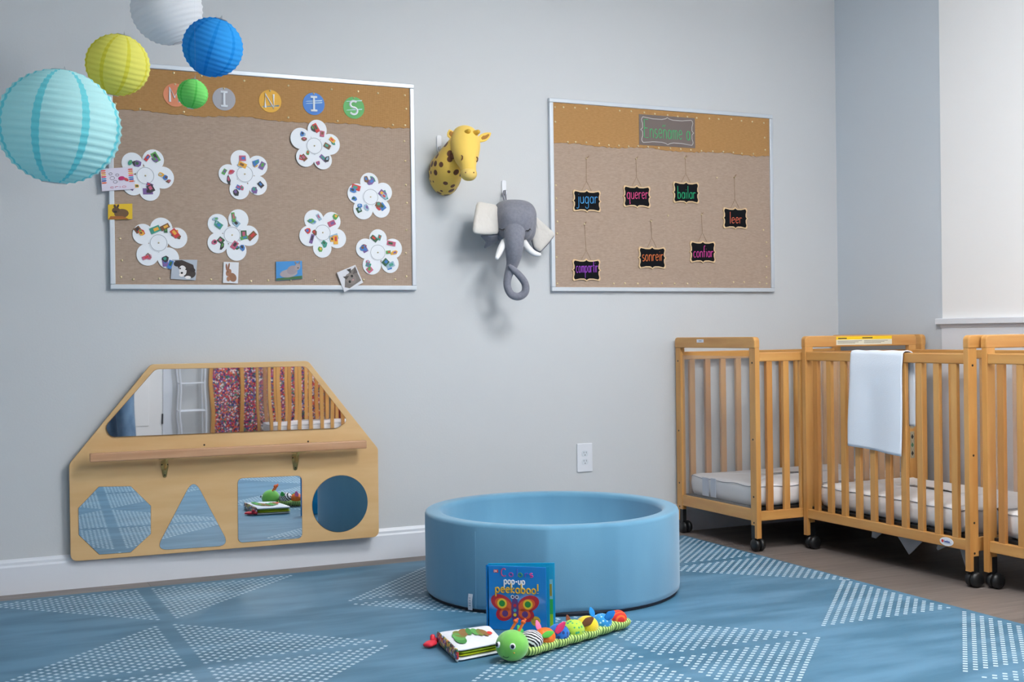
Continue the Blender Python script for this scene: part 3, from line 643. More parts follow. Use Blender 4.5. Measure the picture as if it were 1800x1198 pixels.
# bar on two brass brackets
BY = PD-.072
bx0, bz0 = pw(158, 804, BY); bx1, bz1 = pw(645, 781.5, BY); bzc = (bz0+bz1)/2
MB().box(bx0, bx1, BY, BY+.03, bzc-.017, bzc+.017).build('pull_up_bar', M_BAR, t, bevel=.004)
for u in (291, 522):
    bx, _ = pw(u, 815, PD-.03); mb = MB()
    mb.prism(round_poly([(bx-.006, bzc-.10), (bx+.006, bzc-.10), (bx+.015, bzc-.055), (bx+.013, bzc-.03), (bx-.013, bzc-.03), (bx-.015, bzc-.055)], .006), PD, PD-.003)
    mb.tube([(bx, PD-.002, bzc-.068), (bx, PD-.022, bzc-.055), (bx, BY+.022, bzc-.032), (bx, BY+.015, bzc-.018)], [.0055, .0055, .006, .009], 10)
    mb.ball((bx, PD-.004, bzc-.068), (.009, .005, .009), 12, 8); mb.box(bx-.028, bx+.028, BY+.004, BY+.026, bzc-.0198, bzc-.0168)
    for dx, dz in ((-.011, -.048), (.011, -.048), (0, -.09)): mb.ball((bx+dx, PD-.003, bzc+dz), (.003, .002, .003), 8, 6, mi=1)
    mb.build('bar_bracket', [M_BRASS, plain((50, 40, 28))], t, smooth=True)
for u, v in ((359, 781.5), (541.5, 775.5)):
    sx_, sz_ = pw(u, v, PD); MB().prism(circle(sx_, sz_, .004, 10), PD, PD-.0015).build('screw', plain((60, 45, 30)), t)
for bxx in (1.08, .35): MB().box(bxx, bxx+.05, 0, .012+bxx*PYAW*.7, .22, .27).build('wall_spacer', M_BIRCH, t)
t.location = PO; t.rotation_euler = PM.to_euler()

# ================================================================== paper lanterns
def lantern(u, v, dist, r, rz, c, c2, seams, label, tilt, nring, seamw=1, mid=None):
    p = Vector(CAMP)+ray(u, v)*dist
    t = thing('paper_lantern', label, 'paper lantern', (0, 0, 0), 'paper lanterns hanging from the ceiling')
    prof = []; n = nring*4; a0 = .2
    for i in range(n+1):
        a = a0+(PI-2*a0)*i/n; k = abs(math.sin(PI*i/4))
        rr = 1-.026*(1-(abs(((i/4) % 1)-.5)*2)**2)
        prof.append((r*math.sin(a)*rr, -rz*math.cos(a)*rr))
    N = 96
    mf = (lambda i, k: 1 if (k % (N//seams)) < seamw else 0) if seams else None
    sh = MB().lathe(prof, (0, 0, 0), N, False, 0, mf)
    o = sh.build('shade', [paper('lantern_paper_%d_%d' % (c[0], c[1]), c), paper('lantern_seam_%d_%d' % (c[0], c[1]), c2)], t, smooth=True)
    wr = MB(); zt_ = rz*math.cos(a0); rt_ = r*math.sin(a0)
    for s_ in (-1, 1): wr.tube([(rt_*math.cos(2*PI*k/24), rt_*math.sin(2*PI*k/24), s_*zt_) for k in range(24)], .0012, 5, True)
    wr.tube([(-rt_, 0, zt_), (-rt_*.3, 0, zt_*.95), (-rt_*.3, 0, -zt_*.95), (-rt_, 0, -zt_)], .001, 5); wr.tube([(rt_, 0, zt_), (rt_*.3, 0, zt_*.95), (rt_*.3, 0, -zt_*.95), (rt_, 0, -zt_)], .001, 5)
    wr.tube([(-rt_*.3, 0, zt_*.95), (0, 0, zt_+.012), (rt_*.3, 0, zt_*.95)], .001, 5)
    wr.build('wire_frame', M_STEEL, t)
    t.location = p; t.rotation_euler = tilt
    hk = t.location+Matrix.Rotation(0, 3, 'X') @ Vector((0, 0, 0))
    from mathutils import Euler
    top = Vector(p)+Euler(tilt).to_matrix() @ Vector((0, 0, zt_+.012))
    inv = Euler(tilt).to_matrix().inverted(); L_ = Vector((0, 0, Z1-top.z))
    a_ = Vector((0, 0, zt_+.012)); b_ = a_+inv @ L_
    MB().tube([a_, b_], .0003, 4).build('hanging_thread', mat('clear_thread', (215, 220, 225), .3), t) if False else None
    mb = MB(); mb.tube([a_, b_], .0001, 4); me_o = mb.build('hanging_thread', mat('clear_thread', (215, 220, 225), .3), None, origin=(0, 0, 0)); me_o.parent = t; me_o.location = (0, 0, 0)
    return t
lantern(104, 223, 3.5, .173, .163, (204, 250, 252), (132, 230, 240), 8, 'big turquoise striped paper lantern hanging at the left edge', (.12, .06, .28), 20, 2)
lantern(207, 114, 3.9, .101, .098, (248, 244, 130), (240, 232, 90), 8, 'yellow paper lantern hanging between the turquoise and white ones', (.3, -.1, .9), 15, 2)
lantern(374, 83, 4.05, .1, .0975, (66, 172, 245), (46, 156, 236), 8, 'bright blue paper lantern hanging over the left board top edge', (.42, .04, .5), 15, 2)
lantern(293, 16, 4.3, .125, .125, (246, 249, 253), (240, 244, 250), 0, 'white paper lantern cut off by the top of the picture', (-.1, -.35, .3), 17, 1)
lantern(338.5, 165, 3.55, .0447, .043, (138, 228, 128), (108, 212, 104), 6, 'smallest paper lantern, green, hanging in front of the letter M disc', (.2, .05, .5), 12, 2)

# ================================================================== giraffe and elephant heads, hooks
def e4(x, y, d): return E3(*cD(x, y), d)
def hook(u, v, label, zlen):
    x, z = W(u, v, 0)
    t = thing('wall_hook', label, 'hook', (x, 0, z-zlen)); MB().prism(round_poly([(x-.011, z-zlen), (x+.011, z-zlen), (x+.011, z), (x-.011, z)], .009), -.0005, -.006).build('hook_plate', M_TRIM, t, bevel=.001)
    mb = MB(); mb.tube([(x, -.005, z-zlen+.02), (x, -.018, z-zlen+.008), (x, -.026, z-zlen+.012), (x, -.027, z-zlen+.024)], [.006, .005, .005, .004], 8); mb.build('hook_prong', M_TRIM, t, smooth=True)
hook(771, 238, 'white adhesive wall hook above the giraffe head', .075)
hook(885, 317, 'white adhesive wall hook above the elephant head', .075)
M_GIR = spots('giraffe_fabric', (236, 196, 88), (104, 62, 38), 25, .37); M_YEL = mat('giraffe_plain', (243, 205, 98), .85, sheen=.2, bump=.08, bscale=300); M_SNOUT = mat('giraffe_snout', (232, 200, 112), .85); M_BRN = mat('felt_brown', (104, 62, 40), .9)
p0 = e4(150, 318, 0); t = thing('giraffe_head', 'yellow plush giraffe head with brown spots mounted on the wall', 'plush head', (p0.x, 0, p0.z-.09))
mb = MB(); mb.loft([e4(155, 322, -.012), e4(158, 310, -.05), e4(175, 270, -.10), e4(205, 205, -.14), e4(232, 155, -.165)], [(.072, .095), (.074, .092), (.068, .078), (.055, .058), (.045, .045)], side=(1, 0, 0), n=24); sub(mb.build('neck', M_GIR, t, smooth=True))
hc = [e4(262, 112, -.17), e4(263, 160, -.185), e4(268, 225, -.215), e4(277, 278, -.24), e4(282, 312, -.25)]
mb = MB(); mb.loft(hc, [(.058, .052), (.068, .062), (.056, .052), (.036, .036), (.034, .032)], side=(1, 0, 0), n=24); sub(mb.build('head', M_YEL, t, smooth=True))
mb = MB(); mb.ball(e4(281, 316, -.252), (.0375, .036, .031), 20, 12); sub(mb.build('snout', M_SNOUT, t, smooth=True))
for x in (265, 308): mb = MB(); mb.ball(e4(x, 309, -.287), (.0028, .002, .0035), 8, 6); mb.build('nostril', M_BRN, t)
def earpath(a, b, w_, d): return [a, a.lerp(b, .45)+Vector((0, -.006, 0)), b]
for a, b in ((e4(195, 128, -.165), e4(180, 85, -.16)), (e4(335, 140, -.165), e4(396, 102, -.16))):
    mb = MB(); mb.loft([a, a.lerp(b, .35), a.lerp(b, .75), b], [(.012, .006), (.02, .007), (.015, .006), (.004, .003)], side=(1, 0, .4), n=14); er = sub(mb.build('ear', M_YEL, t, smooth=True))
    mb = MB(); mb.loft([a.lerp(b, .2)+Vector((0, -.006, 0)), a.lerp(b, .5)+Vector((0, -.006, 0)), a.lerp(b, .8)+Vector((0, -.005, 0))], [(.006, .002), (.011, .002), (.005, .002)], side=(1, 0, .4), n=10); mb.build('inner_ear', mat('ear_tan', (170, 120, 55), .9), er, smooth=True)
for a, b in ((e4(258, 106, -.205), e4(282, 90, -.235)), (e4(300, 108, -.205), e4(332, 94, -.235))):
    mb = MB(); mb.loft([a, a.lerp(b, .6), b], [.0125, .012, .010], n=12); sub(mb.build('horn', mat('horn_cloth', (214, 170, 60), .85), t, smooth=True))
for x, y, dz in ((246, 231, -.262), (326, 240, -.262)):
    c = e4(x, y, dz+.005); mb = MB(); mb.tube([c+Vector((-.003, 0, .011)), c+Vector((.002, -.002, .005)), c+Vector((.001, -.002, -.004)), c+Vector((-.003, 0, -.011))], .0024, 6); mb.build('closed_eye', M_BRN, t)
for x, y, d, r in ((211, 145, -.18, .017), (207, 205, -.2, .012), (198, 225, -.19, .012)):
    mb = MB(); c = e4(x, y, d); mb.ball(c, (.009, .012, r), 10, 8); mb.build('felt_patch', M_BRN, t, smooth=True)
# elephant
M_EL = mat('elephant_cloth', (132, 134, 146), .95, col2=(122, 124, 137), scale=(90, 90, 90), bump=.25, bscale=400, sheen=.2); M_ELE = mat('ear_cream', (214, 210, 205), .95, bump=.5, bscale=28, sheen=.2); M_TUSK = mat('tusk_white', (240, 240, 242), .8)
p0 = e4(525, 570, 0); t = thing('elephant_head', 'grey plush elephant head with cream ears, white tusks and knotted trunk on the wall', 'plush head', (p0.x-.02, 0, 1.4))
mb = MB(); mb.loft([e4(508, 585, -.012), e4(510, 580, -.06), e4(520, 572, -.12), e4(530, 570, -.17), e4(532, 578, -.20)], [(.088, .10), (.096, .104), (.098, .104), (.094, .096), (.078, .076)], side=(1, 0, 0), n=32, sq=3.0); sub(mb.build('head', M_EL, t, smooth=True))
mb = MB(); tp = [e4(527, 590, -.2), e4(522, 640, -.228), e4(522, 690, -.235), e4(519, 745, -.225), e4(510, 795, -.21), e4(490, 850, -.205), e4(484, 905, -.205), e4(505, 950, -.208), e4(545, 962, -.212), e4(578, 938, -.218), e4(578, 893, -.222), e4(548, 850, -.226), e4(515, 818, -.23), e4(497, 800, -.232)]
mb.loft(tp, [.055, .046, .042, .036, .027, .019, .017, .017, .0175, .018, .017, .016, .0135, .008], side=(0, -1, 0), n=18); sub(mb.build('trunk', M_EL, t, smooth=True))
for pth, in ((([e4(470, 672, -.19), e4(455, 700, -.215), e4(440, 735, -.235), e4(430, 758, -.25)]),), (([e4(572, 675, -.19), e4(592, 705, -.22), e4(622, 732, -.24), e4(655, 742, -.25)]),)):
    mb = MB(); mb.loft(pth, [.016, .0155, .0135, .009], side=(1, 0, 0), n=14); sub(mb.build('tusk', M_TUSK, t, smooth=True))
def pillow(pts3, thick, rnd=.012):
    """closed outline of 3D points -> softly domed cushion with gently rounded corners"""
    P = []; m_ = len(pts3)
    for i in range(m_):
        p = pts3[i]; a = pts3[i-1]; b = pts3[(i+1) % m_]
        ta = min(rnd, (a-p).length*.4); tb = min(rnd, (b-p).length*.4); p0 = p+(a-p).normalized()*ta; p1 = p+(b-p).normalized()*tb
        for k in range(4): f_ = k/3; P.append((1-f_)**2*p0+2*f_*(1-f_)*p+f_*f_*p1)
        for k in (1, 2): q_ = b+(p-b).normalized()*min(rnd, (b-p).length*.4); P.append(p1.lerp(q_, k/3))
    c = sum(P, Vector())/len(P); nrm = Vector()
    for i in range(len(P)): nrm += (P[i]-c).cross(P[(i+1) % len(P)]-c)
    nrm.normalize(); nrm = nrm if nrm.y < 0 else -nrm
    m = MB(); rs = []
    for s_, h_ in ((.02, 1), (.5, .97), (.85, .75), (.97, .4), (1, 0), (.97, -.4), (.85, -.75), (.5, -.97), (.02, -1)): rs.append([c+(p-c)*s_+nrm*thick*h_ for p in P])
    m.rings(rs); return m
le = [e4(326, 460, -.13), e4(380, 472, -.13), e4(430, 480, -.14), e4(438, 560, -.15), e4(440, 632, -.155), e4(370, 636, -.2), e4(302, 628, -.21), e4(310, 545, -.18)]
pillow(le, .016, .022).build('ear', M_ELE, t, smooth=True, label='folded cream left ear')
lf = [e4(340, 640, -.15), e4(395, 640, -.17), e4(440, 632, -.14), e4(438, 664, -.12), e4(400, 690, -.1), e4(360, 710, -.09), e4(372, 675, -.12)]
pillow(lf, .007, .012).build('ear_fold', M_EL, t, smooth=True)
re_ = [e4(590, 480, -.10), e4(618, 515, -.12), e4(640, 545, -.12), e4(690, 588, -.12), e4(738, 632, -.12), e4(700, 682, -.12), e4(656, 728, -.12), e4(625, 708, -.11), e4(610, 640, -.10), e4(595, 560, -.09)]
pillow(re_, .011, .014).build('ear', M_ELE, t, smooth=True, label='spread cream right ear')
rb = [p+Vector((.004, .014, -.006)) for p in re_]
pillow(rb, .006, .01).build('ear_back', M_EL, t, smooth=True)
for x, y, w_ in ((456, 608, 13), (590, 612, 15)):
    yy = -.252 if x < 500 else -.25; mb = MB(); P5 = [(-1, .5), (-.5, -.1), (0, -.35), (.5, -.2), (1, .4 if x < 500 else .9)]
    arcp = [e4(x+a*w_, y-b*8, yy) for a, b in P5]; mb.tube(arcp, .0021, 5)
    for a, b in P5[::1]: mb.tube([e4(x+a*w_, y-b*8, yy), e4(x+a*w_*1.25, y-b*8+8, yy-.003)], .0011, 4)
    mb.build('closed_eye', M_BLACK, t)
mb = MB(); mb.tube([e4(472, 470, -.06), e4(462, 430, -.03), e4(466, 405, -.025), e4(474, 402, -.028), e4(476, 430, -.035), e4(480, 468, -.06)], .0035, 8); mb.build('hanging_loop', M_EL, t, smooth=True)

# ================================================================== play pit
PX, PYY, PR, PH, PT = .176, -.925, .485, .318, .064
t = thing('play_pit', 'round light blue foam play pit with a soft rim standing on the rug', 'play pit', (PX, PYY, .004))
prof = [(PR-.012, .012), (PR-.002, .02), (PR, .035), (PR, PH-.014), (PR-.003, PH-.005), (PR-.009, PH-.001), (PR-.018, PH), (PR-PT+.018, PH), (PR-PT+.008, PH-.002), (PR-PT+.002, PH-.008), (PR-PT, PH-.02), (PR-PT, .03)]
N = 320
def seam_ang(u, v): c_ = FL(u, v); return math.atan2(c_[1]-PYY, c_[0]-PX) % (2*PI)
CR = sorted((seam_ang(832, 1080), seam_ang(963, 1087), seam_ang(1085, 1078))); fb = CR[0]
def rad_k(a):
    # the foam sheet is slightly flattened between its seams
    for a0_, a1_ in zip(CR, CR[1:]):
        if a0_ < a < a1_:
            m_ = (a0_+a1_)/2; h_ = (a1_-a0_)/2; k_ = .5 if a0_ == CR[0] else .9; return 1-k_+k_*math.cos(h_)/math.cos(a-m_)
    return 1
rs = []
for r, z in prof: rs.append([(PX+(r if r < PR-PT/2 else r*rad_k(2*PI*k/N))*math.cos(2*PI*k/N), PYY+(r if r < PR-PT/2 else r*rad_k(2*PI*k/N))*math.sin(2*PI*k/N), z) for k in range(N)])
mb = MB(); mb.rings(rs); mb.build('foam_wall', M_PIT, t, smooth=True)
for a in (fb,):
    mb = MB(); rr = PR+.0002; mb.tube([(PX+rr*math.cos(a), PYY+rr*math.sin(a), z) for z in (.02, .1, .2, PH-.03)]+[(PX+(rr-.02)*math.cos(a), PYY+(rr-.02)*math.sin(a), PH-.002)], .0008, 5); mb.build('seam', M_PIT, t)
MB().lathe([(PR-.02, .0045), (PR-.01, .0045), (PR-.008, .014), (PR-.02, .02)], (PX, PYY, 0), 96).build('base', mat('dark_base', (25, 32, 45), .8), t)
MB().lathe([(PR-PT+.01, .02), (PR-PT+.01, .045)], (PX, PYY, 0), 64).build('floor_mat', M_PIT, t)
c0 = FL(825, 1078, .0); ang = math.atan2(c0[1]-PYY, c0[0]-PX); tx, ty = PX+(PR+.001)*math.cos(ang), PYY+(PR+.001)*math.sin(ang); tv = Vector((-math.sin(ang), math.cos(ang), 0)); ov = Vector((math.cos(ang), math.sin(ang), 0))
mb = MB(); base = Vector((tx, ty, 0)); vs = []
for z, o_ in ((.068, .001), (.045, .005), (.012, .004)):
    for s_ in (-1, 1):
        for d in (0, .0012): p = base+tv*s_*.0095+ov*(o_+d); vs.append((p.x, p.y, z))
mb.add(vs, [(0, 2, 6, 4), (4, 6, 10, 8), (1, 5, 7, 3), (5, 9, 11, 7), (0, 1, 3, 2), (0, 4, 5, 1), (4, 8, 9, 5), (2, 3, 7, 6), (6, 7, 11, 10), (8, 10, 11, 9)])
tg = mb.build('fabric_tag', plain((222, 226, 235)), t)
mb = MB()
for k in range(4): z = .055-.009*k; p = base+ov*.0072; mb.tube([p-tv*.004+Vector((0, 0, z)), p+tv*.004+Vector((0, 0, z))], .0009, 4)
mb.build('tag_print', plain((90, 110, 140)), tg)

# ================================================================== cribs
CL, CW = .985, .648
def make_crib():
    """local: long axis X 0..CL, front side at Y=0, back at Y=CW"""
    t = thing('crib', '', 'crib', (0, 0, 0))
    px, py = .0245, .044
    for ix in (0, 1):
        xa = 0 if ix == 0 else CL-px
        for iy in (0, 1):
            ya = 0 if iy == 0 else CW-py
            fy0, fy1 = (ya, ya+.018) if iy == 0 else (ya+py-.018, ya+py)      # outer strip runs down to the caster
            p = MB().prism([(fy0, .062), (fy1, .062), (fy1, .118), (ya+py, .118), (ya+py, .906), (ya, .906), (ya, .062)] if iy == 0 else [(fy1, .062), (fy0, .062), (fy0, .118), (ya, .118), (ya, .906), (ya+py, .906), (ya+py, .062)], xa, xa+px, 'yz').build('post', WZ, t, bevel=.002)
            xo = xa if ix == 0 else xa+px; sx = -1 if ix == 0 else 1
            mb = MB()
            for z in (.84, .5, .245, .13):
                mb.rings([[(xo+sx*d, ya+.022+.0045*r*math.cos(2*PI*k/10), z+.0045*r*math.sin(2*PI*k/10)) for k in range(10)] for r, d in ((1, -.001), (1, .0008), (.3, .0012))])
            mb.build('bolt_cap', M_BLACK, p)
            # caster with bracket, tucked to the inside
            wy = ya+.031 if iy == 0 else ya+py-.031
            b0_, b1_ = (ya+.019, ya+.046) if iy == 0 else (ya-.002, ya+py-.019); mb = MB().box(xa+.002, xa+px-.002, b0_, b1_, .057, .117)
            mb.tube([(xa+px/2, wy, .064), (xa+px/2, wy, .05)], .008, 10); mb.build('caster_bracket', M_BLACK, p, bevel=.001)
            wx = xa+px/2+(.014 if ix == 0 else 0)
            for s_ in (-1, 1):
                mb = MB(); cy = wy; cx = wx+s_*.013
                prof = [(.006, -.012), (.023, -.011), (.0285, -.006), (.0298, .002), (.026, .010), (.012, .0135)]
                mb.rings([[(cx+s_*d, cy+r*math.cos(2*PI*k/20), .03+r*math.sin(2*PI*k/20)) for k in range(20)] for r, d in prof]); mb.build('caster_wheel', M_BLACK, p, smooth=True)
    for ix in (0, 1):
        xa = -.003 if ix == 0 else CL-px-.001
        prof = round_poly([(-.001, .904), (CW+.001, .904), (CW+.001, .955), (-.001, .955)], .003)
        prof = [(-.001, .9045), (CW+.001, .9045)]+round_poly([(CW+.001, .9045), (CW+.001, .955), (-.001, .955), (-.001, .9045)], .024, 6)[7:21]
        MB().prism(prof, xa, xa+px+.004, 'yz').build('end_cap_rail', WY, t, bevel=.004)
        xb = .003 if ix == 0 else CL-.021
        MB().box(xb, xb+.018, py, CW-py, .136, .188).build('end_bottom_rail', WY, t, bevel=.002)
        xc = .010 if ix == 0 else CL-.014
        MB().box(xc, xc+.004, py-.004, CW-py+.004, .186, .868).build('acrylic_end_panel', M_ACRYL, t)
    for iy in (0, 1):
        yr = .004 if iy == 0 else CW-.026; ym = yr+.011
        MB().box(px, CL-px, yr, yr+.022, .845, .885).build('top_rail', WX, t, bevel=.004)
        MB().box(px, CL-px, yr, yr+.022, .138, .18).build('bottom_rail', WX, t, bevel=.003)
        n = 10; g = (CL-2*px)/(n+1)
        for i in range(n):
            x = CL/2+(i-4.5)*g*1.072
            MB().box(x-.0155, x+.0155, ym-.0085, ym+.0085, .179, .846).build('slat', WZ if (i*7+iy*3) % 5 else WZ2, t, bevel=.002)
    MB().box(px, CL-px, .03, CW-.03, .176, .19).build('support_board', M_BLACK, t)
    # mattress
    a, b, c, d, z0, z1 = .035, CL-.04, .05, CW-.05, .192, .292
    mt = MB(); rs = []; oc_ = round_poly([(a, c), (b, c), (b, d), (a, d)], .05, 6); cx_, cy_ = (a+b)/2, (c+d)/2
    def inset(k, z): 
        out = []
        for i, (x, y) in enumerate(oc_):
            dx, dy = x-cx_, y-cy_; lx, ly = (b-a)/2, (d-c)/2
            out.append((cx_+dx*(1-k/lx), cy_+dy*(1-k/ly), z+.002*math.sin(i*1.7)))
        return out
    for k, z in ((.16, z0), (.02, z0), (.006, z0+.008), (0, z0+.03), (-.003, z0+.06), (-.001, z1-.014), (.004, z1-.006), (.03, z1), (.1, z1+.003), (.2, z1+.006), (.3, z1+.006)): rs.append(inset(k, z))
    mt.rings(rs); m_ = mt.build('mattress', M_SHEET, t, smooth=True)
    pp = inset(-.002, z1-.011); n = len(pp); dense = []
    for i in range(n):
        p, q2 = Vector(pp[i]), Vector(pp[(i+1) % n]); s_ = max(1, int((q2-p).length/.03))
        for j in range(s_): v = p.lerp(q2, j/s_); v.z += .0028*math.sin(len(dense)*1.1)+.002*math.sin(len(dense)*.37); dense.append(v)
    mb = MB(); mb.tube(dense, .0016, 5, True); mb.build('piping', mat('piping_grey', (120, 128, 142), .7), m_)
    mb = MB(); mb.tube([(.027, .05, .302), (.034, .052, .292), (.042, .058, .276)], .008, 8); mb.build('corner_strap', M_BLACK, t, smooth=True)
    return t
crib1 = make_crib()
crib2 = copy_tree(crib1); crib3 = copy_tree(crib1); crib4 = copy_tree(crib1)
for o, loc, rz, lab in ((crib1, (1.318, -.672, 0), 0, 'wooden crib against the left wall with its clear end towards the blue play pit'),
                        (crib2, (1.568, -.680, 0), -PI/2, 'wooden crib along the right wall with a white towel over its slatted side'),
                        (crib3, (1.618, -1.682, 0), -PI/2, 'wooden crib cut off by the right edge of the picture'),
                        (crib4, (.2, -5.9, 0), 0, 'wooden crib at the back of the room seen only in the trapezoid mirror')):
    o.location = loc; o.rotation_euler = (0, 0, rz); tag(o, lab, 'crib', 'wooden slatted cribs')
S.view_layers[0].update()
# stickers and tags on particular cribs (local coordinates of that crib)
def kid(mb, name, m, root, **k):
    o = mb.build(name, m, None, origin=(0, 0, 0), **k); o.parent = root; return o
# crib 1: small white tag on the end cap
mb = MB().box(-.0036, -.003, .655*CW-.028-.0, .655*CW+.03, .93, .945); tg = kid(mb, 'name_tag', plain((228, 230, 240)), crib1, label='small white name tag')
kid(MB().box(-.0039, -.0036, .655*CW-.012, .655*CW+.012, .936, .939), 'tag_print', plain((130, 135, 150)), tg)
# crib 1 mattress pale blue sheet patches at the near end
mb = MB()
for ya, yb, za, zb in ((.42, .47, .2, .287), (.36, .40, .2, .289)): mb.box(.0285, .0315, ya, yb, za, zb)
kid(mb, 'sheet_patch', mat('pale_blue_cloth', (205, 214, 230), .8), crib1, label='pale blue cloth patch on the mattress end')
# crib 2: warning sticker on the interior face of far end cap (local +X face of the left end)
xf = -.003+.0285; mb = MB()
YS0, YS1 = .175, .50
mb.box(xf, xf+.0008, YS0, YS1, .912, .936, 0); mb.box(xf, xf+.0008, YS0, YS1, .936, .95, 1)
st = kid(mb, 'warning_sticker', [plain((222, 216, 196)), plain((246, 205, 20))], crib2, label='yellow and white warning sticker')
mb = MB()
def stxt(t_, y0_, wd, z, h_, r_):
    write(mb, t_, lambda a, b: (xf+.0012, y0_+wd/2+a, z+b), wd, h_, r_, n=4)
for yy in (YS0+.008, YS0+.16):
    for k in range(3): mb.box(xf+.0008, xf+.001, yy, yy+.14-.02*k, .929-.005*k, .9305-.005*k)
mb.box(xf+.0008, xf+.001, YS0+.01, YS0+.06, .9395, .9445); mb.box(xf+.0008, xf+.001, YS0+.15, YS0+.21, .9405, .9455)
kid(mb, 'sticker_print', plain((60, 55, 45)), st)
# crib 2: pictogram stickers on the inner face of the far back post
mb = MB(); pr = MB(); xp = .0245
for z0_, z1_, c in ((.515, .635, 0), (.375, .50, 0)):
    mb.box(xp, xp+.0008, CW-.043, CW-.018, z0_, z1_)
    n = 3
    for k in range(n):
        za = z0_+.004+(z1_-z0_-.008)*k/n; zb = z0_+.001+(z1_-z0_-.008)*(k+1)/n
        pr.tube([(xp+.0009, CW-.041, za), (xp+.0009, CW-.02, za), (xp+.0009, CW-.02, zb), (xp+.0009, CW-.041, zb)], .0007, 4, True)
        pr.prism([(CW-.038, (za+zb)/2), (CW-.031, za+.006), (CW-.023, (za+zb)/2), (CW-.031, zb-.004)], xp+.0008, xp+.0012, 'yz', mi=0 if k != 1 else 1)
st = kid(mb, 'pictogram_sticker', plain((170, 160, 135)), crib2, label='strip of black pictograms on the post')
kid(pr, 'sticker_print', [plain((35, 35, 35)), plain((60, 110, 80))], st)
# crib 2: oval maker's badge on the bottom rail
bc = .862; mb = MB(); mb.prism(circle(bc, .158, .035, 32, .0165), .004, .0022, 'xz'); bd = kid(mb, 'maker_badge', plain((232, 234, 240)), crib2, label="white oval maker's badge")
mb = MB(); mb.prism(circle(bc-.02, .159, .006, 14), .0022, .0018, 'xz', mi=0); mb2 = MB(); write(mb, 'foundations', lambda a, b: (bc+.004+a, .0017, .1555+b), .03, .009, .0007, mi=1, n=4); mb.box(bc-.012, bc+.026, .0018, .0022, .1515, .1525, 1)
kid(mb, 'badge_print', [plain((210, 50, 50)), plain((45, 75, 150))], bd)
# cloth flaps of the mattress ties hanging under crib 2
mb_list = [[(.38, .14), (.455, .14), (.40, .098), (.375, .10)], [(.505, .14), (.68, .14), (.60, .07), (.585, .058)], [(.74, .14), (.80, .14), (.78, .12), (.735, .098), (.73, .105)], [(.835, .14), (.91, .14), (.90, .06), (.872, .05)]]
for i, pl in enumerate(mb_list):
    kid(MB().prism(pl, .06+.01*i, .063+.01*i, 'xz'), 'tie_flap', mat('grey_webbing', (150, 152, 158), .8), crib2, label='grey cloth tie hanging under the mattress')

# towel over crib 2's front rail
random.seed(9); t_x = 1.568; nU, nV = 36, 60; vs = []; fs = []
def tow(u, v):
    """u 0..1 along the rail, v 0..1 from front hem up, over and down the back"""
    y = -1.016-.312*u; F_, T_, B_ = .40+.02*u, .034, .30; L_ = F_+T_+B_; s_ = v*L_
    if s_ < F_:
        dn = (F_-s_); z = .889-dn; x = t_x-.006-.006*min(1, dn/.06)-.004*math.sin(u*9+1)*min(1, dn/.2)-.006*math.sin(u*5.2+dn*6)*min(1, dn/.3)
        y += -.004*(dn/.4)+(.015*(1-u)*dn/.4 if False else 0)+(.012*(u)*dn/.4)+.005*math.sin(dn*14)*(u-.5)+.012*(dn/.4)**2*(1-u)
        y -= 0
        z -= .014*max(0, math.sin((u-.25)*PI))*(dn/.4)**3*0
    elif s_ < F_+T_:
        a = (s_-F_)/T_; x = t_x-.006+.042*a; z = .889+.0035*math.sin(a*PI)+.001*math.sin(u*20)
    else:
        dn = s_-F_-T_; z = .889-dn; x = t_x+.036+.003*math.sin(u*8+dn*5)*min(1, dn/.1); y += .012-.03*u
    return (x, y, z)
for j in range(nV+1):
    for i in range(nU+1): vs.append(tow(i/nU, j/nV))
for j in range(nV):
    for i in range(nU): a = j*(nU+1)+i; fs.append((a, a+1, a+nU+2, a+nU+1))
mb = MB().add(vs, fs); tw = mb.build('towel', M_TOWEL, smooth=True); so = tw.modifiers.new('solid', 'SOLIDIFY'); so.thickness = .0035; so.offset = 0
tag(tw, 'white towel draped over the slatted side rail of the middle crib', 'towel')

# ================================================================== pop-up book
bl = Vector((-.309, -1.402)); br_ = Vector((-.150, -1.535)); d = (br_-bl).normalized(); Wb = .205; Hb = .212; nb = Vector((-d.y, d.x))  # nb points away from the camera
t = thing('picture_book', 'blue hardback pop-up book with a red and orange butterfly standing open on the rug', 'book', (bl.x, bl.y, .004))
th = math.radians(13)
def fr(a, b, off=0.0, dd=d, o=bl):   # a along cover, b height
    n_ = Vector((-dd.y, dd.x)); p = o+dd*a+n_*off; return (p.x, p.y, .0045+b)
d2 = Vector((d.x*math.cos(th)-d.y*math.sin(th), d.x*math.sin(th)+d.y*math.cos(th))); ob = bl+nb*.014
M_COV = mat('book_cover_blue', (8, 128, 212), .12, coat=1.0, spec=.6); M_CYAN = mat('book_cyan', (20, 160, 210), .25, coat=.5)
def slab(mb, dd, o, a0, a1, b0, b1, o0, o1, mi=0):
    q = [fr(a, b, of, dd, o) for of in (o0, o1) for a, b in ((a0, b0), (a1, b0), (a1, b1), (a0, b1))]
    mb.add(q, [(0, 1, 2, 3), (7, 6, 5, 4), (0, 4, 5, 1), (1, 5, 6, 2), (2, 6, 7, 3), (3, 7, 4, 0)], mi)
mb = MB(); slab(mb, d, bl, .008, Wb, 0, Hb, 0, .003); cov = mb.build('front_cover', M_COV, t, bevel=.0012)
mb = MB(); slab(mb, d2, ob, .004, Wb+.02, 0, Hb+.004, 0, .003); mb.build('back_cover', M_CYAN, t, bevel=.001)
mb = MB()
p1 = [fr(.010, z, 0) for z in (0, Hb)]; sp = []
